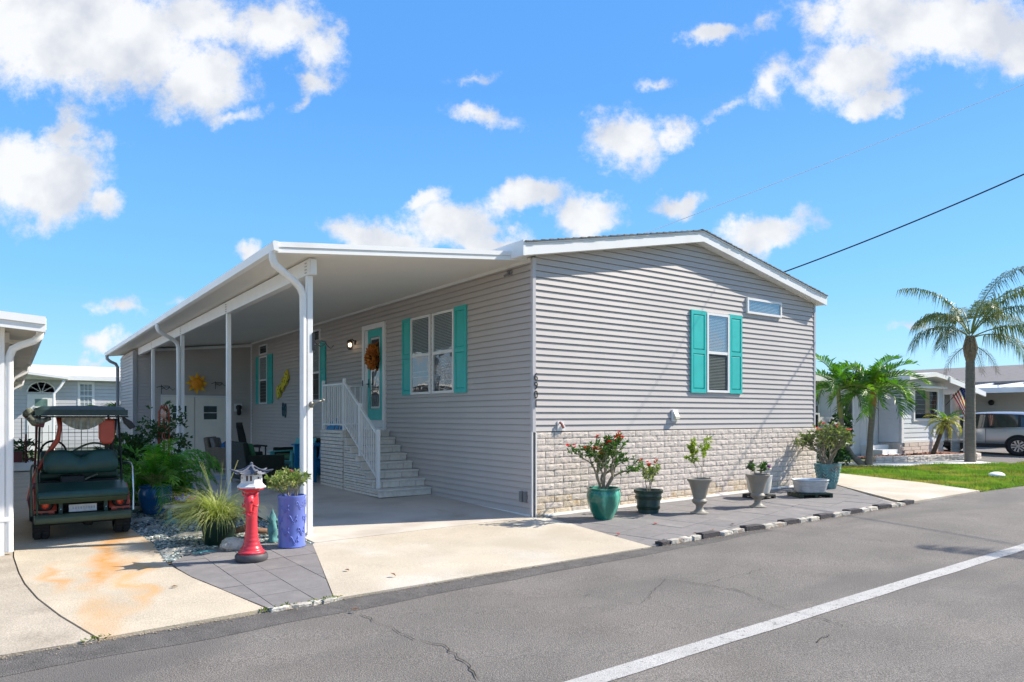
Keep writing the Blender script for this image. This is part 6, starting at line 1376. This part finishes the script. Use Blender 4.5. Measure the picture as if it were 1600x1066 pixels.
def queen_palm(label, loc, rz, seed):
    random.seed(seed); t = thing('queen_palm', label, 'palm tree', loc, rz)
    b = MB(); ringtrunk(b, [(0, 0, -.05), (.0, 0, .3), (-.03, 0, 1.2), (-.05, 0, 2.3), (-.06, 0, 3.05)], [.155, .145, .135, .125, .115], 14, .11); b.build('trunk', M['bark_g'], t, smooth=50)
    b = MB(); ringtrunk(b, [(-.06, 0, 3.0), (-.06, 0, 3.2), (-.06, 0, 3.45), (-.05, 0, 3.75)], [.12, .165, .155, .08], 12, .08)
    for k in range(9): a = k * .7; b.tube([(-.06 + .13 * math.cos(a), .13 * math.sin(a), 3.15), (-.06 + .15 * math.cos(a), .15 * math.sin(a), 3.4), (-.06 + .09 * math.cos(a), .09 * math.sin(a), 3.75)], [.03, .05, .03], 5)
    b.build('crownshaft', mat('fibre_brown', (.24, .17, .11), .9, .3, 12, bump=.9, bs=40), t, smooth=50)
    A0 = AZ - R_(90) - rz            # measured from the picture's right hand direction
    for (a_, el, L, dr) in ((180, 38, 2.0, 105), (172, 66, 1.9, 125), (200, 30, 1.7, 95), (140, 76, 2.5, 75), (65, 66, 2.5, 100), (15, 77, 3.1, 66), (-8, 64, 3.0, 80), (12, 48, 2.6, 85), (-25, 30, 2.1, 70), (5, 22, 1.9, 85), (-60, 58, 2.2, 100), (75, 60, 2.2, 100), (115, 66, 2.0, 105), (-110, 70, 2.0, 110), (40, 68, 2.5, 100), (-40, 75, 2.5, 95)):
        az = A0 + R_(a_ + random.gauss(0, 5)); frond(t, (-.05 + .06 * math.cos(az), .06 * math.sin(az), 3.62 + .003 * el), az, R_(el), L, R_(dr), random.uniform(.48, .62), 64, .026, M['pal_q'], hang=1.5, stem=.22, r0=.022, fwd=.3)
    for k in range(3): frond(t, (-.06, 0, 3.5), random.uniform(0, 6.28), R_(-15), 1.3, R_(60), .3, 26, .018, M['dead'], hang=1.2, stem=.2)
    return t
x, y = Gp(1516, 722)
qp = queen_palm('tall queen palm with feathery drooping crown standing alone on the lawn at right', gp(x, y), R_(20), 3)
qp2 = queen_palm('tall queen palm on the near verge across the road from the lawn', gp(9.7, -8.55, 0), R_(115), 6); qp2.scale = (1, 1, 1.18)
# Christmas palms, three stems
x, y = Gp(1353, 727); base = gp(x, y); random.seed(12)
Rt = RGT
stems = [((-.10, 0), [(0, 0), (-.28, .25), (-.50, .62), (-.58, 1.3), (-.66, 2.0)], .062, 'left leaning palm of the three bright green palms, with a curved base', .62),
         ((.08, 0), [(0, 0), (.03, .5), (.06, 1.1), (.10, 1.62), (.12, 2.0)], .070, 'middle palm of the three bright green palms, with an orange brown sheath', .55),
         ((.18, .25), [(0, 0), (.05, .5), (.12, 1.1), (.17, 1.6), (.20, 1.9)], .058, 'slim right palm of the three bright green palms, behind the middle one', .45)]
for i, ((ox, oy), P, r, lab, cr_) in enumerate(stems):
    t = thing('christmas_palm', lab, 'palm tree', base + Rt * ox + FWD * oy, 0, 'bright green palms at the lawn corner')
    pts = [tuple(Rt * u + Vector((0, 0, z))) for u, z in P]; b = MB(); ringtrunk(b, pts[:-1] , [r * 1.5, r * 1.15, r, r * .9], 10, .06); b.build('trunk', M['bark_g'], t, smooth=50)
    b = MB(); b.tube([pts[-2], tuple((Vector(pts[-2]) + Vector(pts[-1])) / 2), pts[-1], tuple(Vector(pts[-1]) + Vector((0, 0, .18)))], [r * 1.0, r * 1.15, r * .8, r * .4], 10); b.build('crownshaft', M['shaft_o'] if i == 1 else M['shaft'], t, smooth=50)
    nf = (10, 13, 10)[i]
    for k in range(nf):
        az = k * 2.399 + i + random.gauss(0, .15); h = k / (nf - 1); frond(t, Vector(pts[-1]) + Vector((0, 0, .08)), az, R_(12 + 66 * h), 1.38 * random.uniform(.9, 1.08), R_(112 - 30 * h), .52, 34, .046, M['pal_a'], hang=.35, stem=.13, r0=.018, upl=.75)
# pygmy date palm
random.seed(4); t = thing('pygmy_palm', 'small leaning palm with yellowing fronds in the raised bed by the bay window', 'palm tree', (17.75, 2.25, .24))
b = MB(); ringtrunk(b, [(0, 0, -.03), (.12, -.12, .45), (.26, -.2, .85), (.34, -.24, 1.05)], [.075, .06, .06, .09], 10, .05); b.build('trunk', mat('rough_bark', (.12, .085, .055), .95, .3, 18, bump=1, bs=60), t, smooth=40)
for k in range(20):
    az = k * 2.399; h = k / 19; frond(t, (.34, -.24, 1.05), az, R_(-10 + 82 * h), .66, R_(95 - 30 * h), .17, 30, .022, M['pal_y'] if h < .78 else M['pal_a'], hang=.6, stem=.12, r0=.01)
for k in range(5): frond(t, (.34, -.24, 1.0), k * 1.3, R_(-30), .6, R_(50), .14, 18, .016, M['dead'], hang=1)
# feathery palm in the cobalt pot
random.seed(21); x, y = Gp(243, 803); t = thing('potted_palm', 'lush feathery green palm growing in the big cobalt blue pot', 'palm', gp(x, y, .38))
b = MB(); 
for k in range(8): a = k * .8; b.tube([(.06 * math.cos(a), .06 * math.sin(a), 0), (.08 * math.cos(a), .08 * math.sin(a), .3)], [.014, .009], 5)
b.build('stems', M['shaft'], t, kind='stuff')
for k in range(24):
    az = k * 2.399 + random.gauss(0, .2); h = k / 23; frond(t, (.07 * math.cos(az), .07 * math.sin(az), .1), az, R_(22 + 60 * h), random.uniform(.72, 1.02), R_(118 - 45 * h), .27, 26, .030, M['pal_p'], hang=.45, stem=.15, r0=.008)
for az, L, e in ((-.45, 1.05, 62), (-.75, .95, 55), (-.2, 1.0, 68)): frond(t, (.05, 0, .15), az, R_(e), L, R_(115), .34, 30, .024, M['pal_p'], hang=.9, stem=.2, r0=.010)
# leafy shrubs ------------------------------------------------------------------
def bush(name, label, cat, loc, R3, n, ls, m, seed, flowers=None, stems=10, group=None, zc=None, holes=.25, shell=.5, sc=1):
    random.seed(seed); t = thing(name, label, cat, loc, 0, group); zc = R3[2] if zc is None else zc
    b = MB()
    for k in range(stems):
        d = Vector((random.uniform(-1, 1) * R3[0], random.uniform(-1, 1) * R3[1], zc + random.uniform(-.3, .9) * R3[2])) * .8; b.tube([(random.gauss(0, .02), random.gauss(0, .02), -.02), d * .5 + Vector((random.gauss(0, .03), random.gauss(0, .03), 0)), d], [.010, .007, .003], 5)
    b.build('stem', M['bark_g'], t, kind='stuff')
    b = MB(); c = 0; tips = []
    while c < n:
        d = Vector((random.gauss(0, 1), random.gauss(0, 1), random.gauss(0, 1))).normalized(); r = random.random() ** shell
        p = Vector((d.x * R3[0] * r, d.y * R3[1] * r, zc + d.z * R3[2] * r))
        if noise.noise(p * (2.6 / max(R3)) + Vector((seed, 0, 0))) < -holes * .6 or p.z < -.02: continue
        for q in range(3): b.leaf(p, d + Vector((random.gauss(0, .7), random.gauss(0, .7), random.gauss(.1, .6))), ls * random.uniform(.6, 1.2), ls * .42)
        c += 3; tips.append(p + d * ls * .4)
    b.build('foliage', m, t)
    if flowers:
        fm, fn_, fs_ = flowers; b = MB(); random.shuffle(tips); tips.sort(key=lambda p: -((p.x / R3[0]) ** 2 + (p.y / R3[1]) ** 2 + ((p.z - zc) / R3[2]) ** 2)); tt = tips[:fn_ * 5:5]
        for p in tt:
            for q in range(6): b.leaf(p, Vector((random.gauss(0, 1), random.gauss(0, 1), random.gauss(0, .7))), fs_, fs_ * .8)
        b.build('flowers', fm, t, kind='stuff')
    return t
M['lf1'] = L_('vine_leaf', (.03, .09, .02), (.08, .15, .04), .25); M['lf2'] = L_('lime_leaf', (.22, .30, .03), (.34, .38, .05), .4); M['lf3'] = L_('rose_leaf', (.045, .12, .02), (.13, .21, .04), .3)
M['lf4'] = L_('greyish_leaf', (.13, .17, .07), (.24, .26, .10), .3, s=9); M['lf5'] = L_('variegated_leaf', (.16, .22, .06), (.50, .50, .26), .3, s=16); M['lf6'] = L_('deep_leaf', (.02, .07, .015), (.06, .13, .02), .2)
M['redf'] = mat('red_flower', (.72, .02, .025), .5, .2, 20, trans=.2); M['pinkf'] = mat('pink_flower', (.80, .18, .25), .5, .2, 20, trans=.2); M['whitef'] = mat('white_flower', (.75, .76, .70), .6, .1); M['purpf'] = mat('purple_flower', (.38, .10, .42), .5, .2, 20); M['yelf'] = mat('yellow_flower', (.75, .60, .03), .5)
def ell(px, py): return Vector((*Gp(px, py), 0))
bush('climbing_vine', 'dark leafy vine climbing round the rusty red trellis', 'vine', gp(-4.05, 5.25, .35), (.42, .22, .62), 1500, .075, M['lf1'], 31, None, zc=.72, holes=.1)
bush('leafy_shrub', 'low glossy green shrub with white blooms between the golf cart and the vine', 'shrub', gp(-4.62, 5.0, 0), (.50, .42, .42), 1700, .11, M['lf6'], 32, (M['whitef'], 12, .04), zc=.70)
bush('leafy_shrub', 'spreading dark green undergrowth behind the cobalt pot', 'shrub', gp(-4.25, 4.35, 0), (.55, .35, .38), 1500, .10, M['pal_p'], 33, None, zc=.38)
bush('flowering_plant', 'yellow flowering clump at the iron fence beyond the cart', 'plant', (-3.35, 19.6, .06), (.35, .3, .3), 300, .12, M['lf3'], 34, (M['yelf'], 16, .09), zc=.95)
random.seed(9); t = thing('fan_palm', 'dark green fan palm showing above the golf cart roof beside the shed', 'palm', (-3.2, 19.0, .06))
for k in range(7):
    a = k * .9; d = Vector((math.cos(a), math.sin(a) * .6, .45)); c = d * .55 + Vector((0, 0, 1.45)); b = MB(); b.tube([(0, 0, .9), tuple(c)], .012, 5)
    for j in range(16):
        th = -1.5 + j * .2; s_ = d.cross(Vector((0, 0, 1))).normalized(); dd = (d * math.cos(th) + s_ * math.sin(th)).normalized(); b.leaf(c, dd + Vector((0, 0, -.25)), .50, .075, Vector((0, 0, 1)))
    b.build('frond', M['lf6'], t)
b = MB(); b.tube([(0, 0, 0), (0, 0, 1)], .07, 8); b.build('trunk', M['bark_g'], t)
# fountain grass
random.seed(17); x, y = Gp(342, 850); t = thing('fountain_grass', 'arching yellow green fountain grass spilling over its dark pot', 'grass', gp(x, y, .20))
M['fgr'] = L_('fountain_grass_blade', (.33, .37, .12), (.56, .54, .28), .3, s=5); b = MB()
for k in range(1500):
    az = random.uniform(0, 6.283) if random.random() < .45 else AZ + R_(90) + random.gauss(0, .7); el = R_(random.uniform(34, 84)); L = random.uniform(.42, .86) * (1 if el < R_(70) else .8); p = Vector((random.gauss(0, .045), random.gauss(0, .045), 0)); w = random.uniform(.004, .007); sd = Vector((-math.sin(az), math.cos(az), 0)) * w; dr = R_(random.uniform(80, 150)); ns = 7; i0 = len(b.v)
    for q in range(ns + 1):
        e = el - dr * (q / ns) ** 1.4; ww = sd * (1 - .9 * q / ns); b.v += [tuple(p - ww), tuple(p + ww)]
        p = p + Vector((math.cos(az) * math.cos(e), math.sin(az) * math.cos(e), math.sin(e))) * (L / ns)
    for q in range(ns): b.f.append((i0 + 2 * q, i0 + 2 * q + 1, i0 + 2 * q + 3, i0 + 2 * q + 2)); b.m.append(0)
for k in range(10):
    az = random.uniform(0, 6.28); b.tube([(0, 0, 0), (.1 * math.cos(az), .1 * math.sin(az), .45), (.22 * math.cos(az), .22 * math.sin(az), .78)], [.003, .002, .001], 3)
b.build('blades', M['fgr'], t)
# branching plants (desert rose and kin)
def rose(name, label, loc, H, Rr, trunk_r, ntr, seed, leafm, leafl, nl, flowers, sub=3, lean=(0, 0), depth=3, barkc=(.26, .22, .16), tipleaf=16):
    random.seed(seed); t = thing(name, label, 'plant', loc); b = MB(); tips = []
    def br(p, d, l, r, k):
        q = p + d * l * .5 + Vector((random.gauss(0, l * .06), random.gauss(0, l * .06), 0)); e = p + d * l; b.tube([p, q, e], [r, r * .82, r * .68], 7)
        if k == 0: tips.append((e, d)); return
        for j in range(sub if k > 1 else 2):
            nd = (d + Vector((random.gauss(0, .6), random.gauss(0, .6), random.gauss(.12, .3)))).normalized()
            if nd.z < .08: nd.z = .12
            br(e, nd.normalized(), l * random.uniform(.6, .85), r * .62, k - 1)
        if k < depth: tips.append((e, d))
    for j in range(ntr):
        a = j * 6.283 / ntr + random.gauss(0, .3); d = Vector((math.cos(a) * .55 + lean[0], math.sin(a) * .55 + lean[1], 1)).normalized(); br(Vector((math.cos(a) * .02, math.sin(a) * .02, -.03)), d, H * .36, trunk_r, depth)
    mb_ = mat(name + '_bark', barkc, .8, .2, 8, bump=.4, bs=60); b.build('branches', mb_, t, smooth=50)
    mx_ = max(max(abs(p.x), abs(p.y)) for p, _ in tips); mz = max(p.z for p, _ in tips); sxy = Rr / mx_; sz = H / mz
    for o in [q for q in bpy.data.objects if q.parent == t]:
        for v in o.data.vertices: v.co.x *= sxy; v.co.y *= sxy; v.co.z *= sz
    tips = [(Vector((p.x * sxy, p.y * sxy, p.z * sz)), d) for p, d in tips]; b = MB()
    for p, d in tips:
        for q in range(tipleaf): b.leaf(p + d * random.uniform(-.05, .03), d + Vector((random.gauss(0, .9), random.gauss(0, .9), random.gauss(0, .7))), leafl * random.uniform(.6, 1.2), leafl * .38)
    b.build('foliage', leafm, t)
    if flowers:
        fm, nf, fs_ = flowers; random.shuffle(tips); tips.sort(key=lambda q: -q[0].z - random.random() * .4)
        for p, d in tips[:nf]:
            b = MB(); c = p + d * .04
            for k in range(3):
                c2 = c + Vector((random.gauss(0, .02), random.gauss(0, .02), random.gauss(0, .015)))
                for q in range(5): a = q * 1.257; b.leaf(c2, Vector((math.cos(a), math.sin(a), .4)) + d * .4, fs_, fs_ * .85, Vector((0, 0, 1)))
            b.build('flower', fm, t)
    return t
x, y = Gp(943, 812); rose('desert_rose', 'large branching desert rose with red flowers in the emerald pot', gp(x, y, .40), .78, .48, .034, 6, 41, M['lf3'], .065, 0, (M['redf'], 24, .034), depth=4, sub=2, lean=(.12, -.05), tipleaf=9)
x, y = Gp(1013, 802); rose('desert_rose', 'thin young desert rose with two red blooms in the dark barrel pot', gp(x, y, .29), .46, .17, .015, 3, 43, M['lf5'], .06, 0, (M['redf'], 4, .04), depth=3, sub=2, tipleaf=9)
x, y = Gp(1093, 803); rose('sapling', 'airy lime green sapling growing in the left of the two pedestal urns', gp(x, y, .48), .66, .18, .008, 4, 44, M['lf2'], .05, 0, None, depth=3, sub=2, tipleaf=15)
x, y = Gp(1184, 793); rose('potted_flower', 'low leafy plant with a purple bloom in the right of the two pedestal urns', gp(x, y, .48), .20, .15, .008, 4, 45, M['lf3'], .07, 0, (M['purpf'], 3, .05), depth=2, sub=2, tipleaf=10)
x, y = Gp(1293, 764); rose('desert_rose', 'wide grey green bushy desert rose in the tall turquoise pot', gp(x, y, .44), .82, .56, .025, 7, 46, M['lf4'], .085, 0, (M['pinkf'], 5, .05), depth=3, sub=3, tipleaf=7)
x, y = Gp(456, 855); rose('variegated_plant', 'cream and green variegated plant in the tall periwinkle planter', gp(x, y, .54), .36, .30, .008, 7, 47, M['lf5'], .055, 0, (M['pinkf'], 2, .02), depth=3, sub=2, tipleaf=12, lean=(-.2, .1))
bush('croton_shrub', 'yellow green leafy shrub on the lawn directly right of the turquoise pot', 'shrub', gp(9.1, 1.75, 0), (.45, .35, .50), 1100, .10, M['lf2'], 51, None, zc=.55)
bush('white_flower_vine', 'dark shrub dotted with white blooms behind the bright green palms', 'shrub', gp(14.0, 3.2, 0), (.35, .3, .75), 1400, .11, M['lf6'], 52, (M['whitef'], 40, .05), zc=.75)
bush('leafy_shrub', 'dark green shrub at the foot of the leftmost bright green palm', 'shrub', gp(12.1, 2.3, 0), (.5, .4, .38), 900, .10, M['lf6'], 53, None, zc=.30)
bush('leafy_shrub', 'small green shrub low against the pale panelled wall', 'shrub', gp(13.3, 2.9, 0), (.5, .3, .35), 700, .09, M['pal_p'], 54, None, zc=.30)
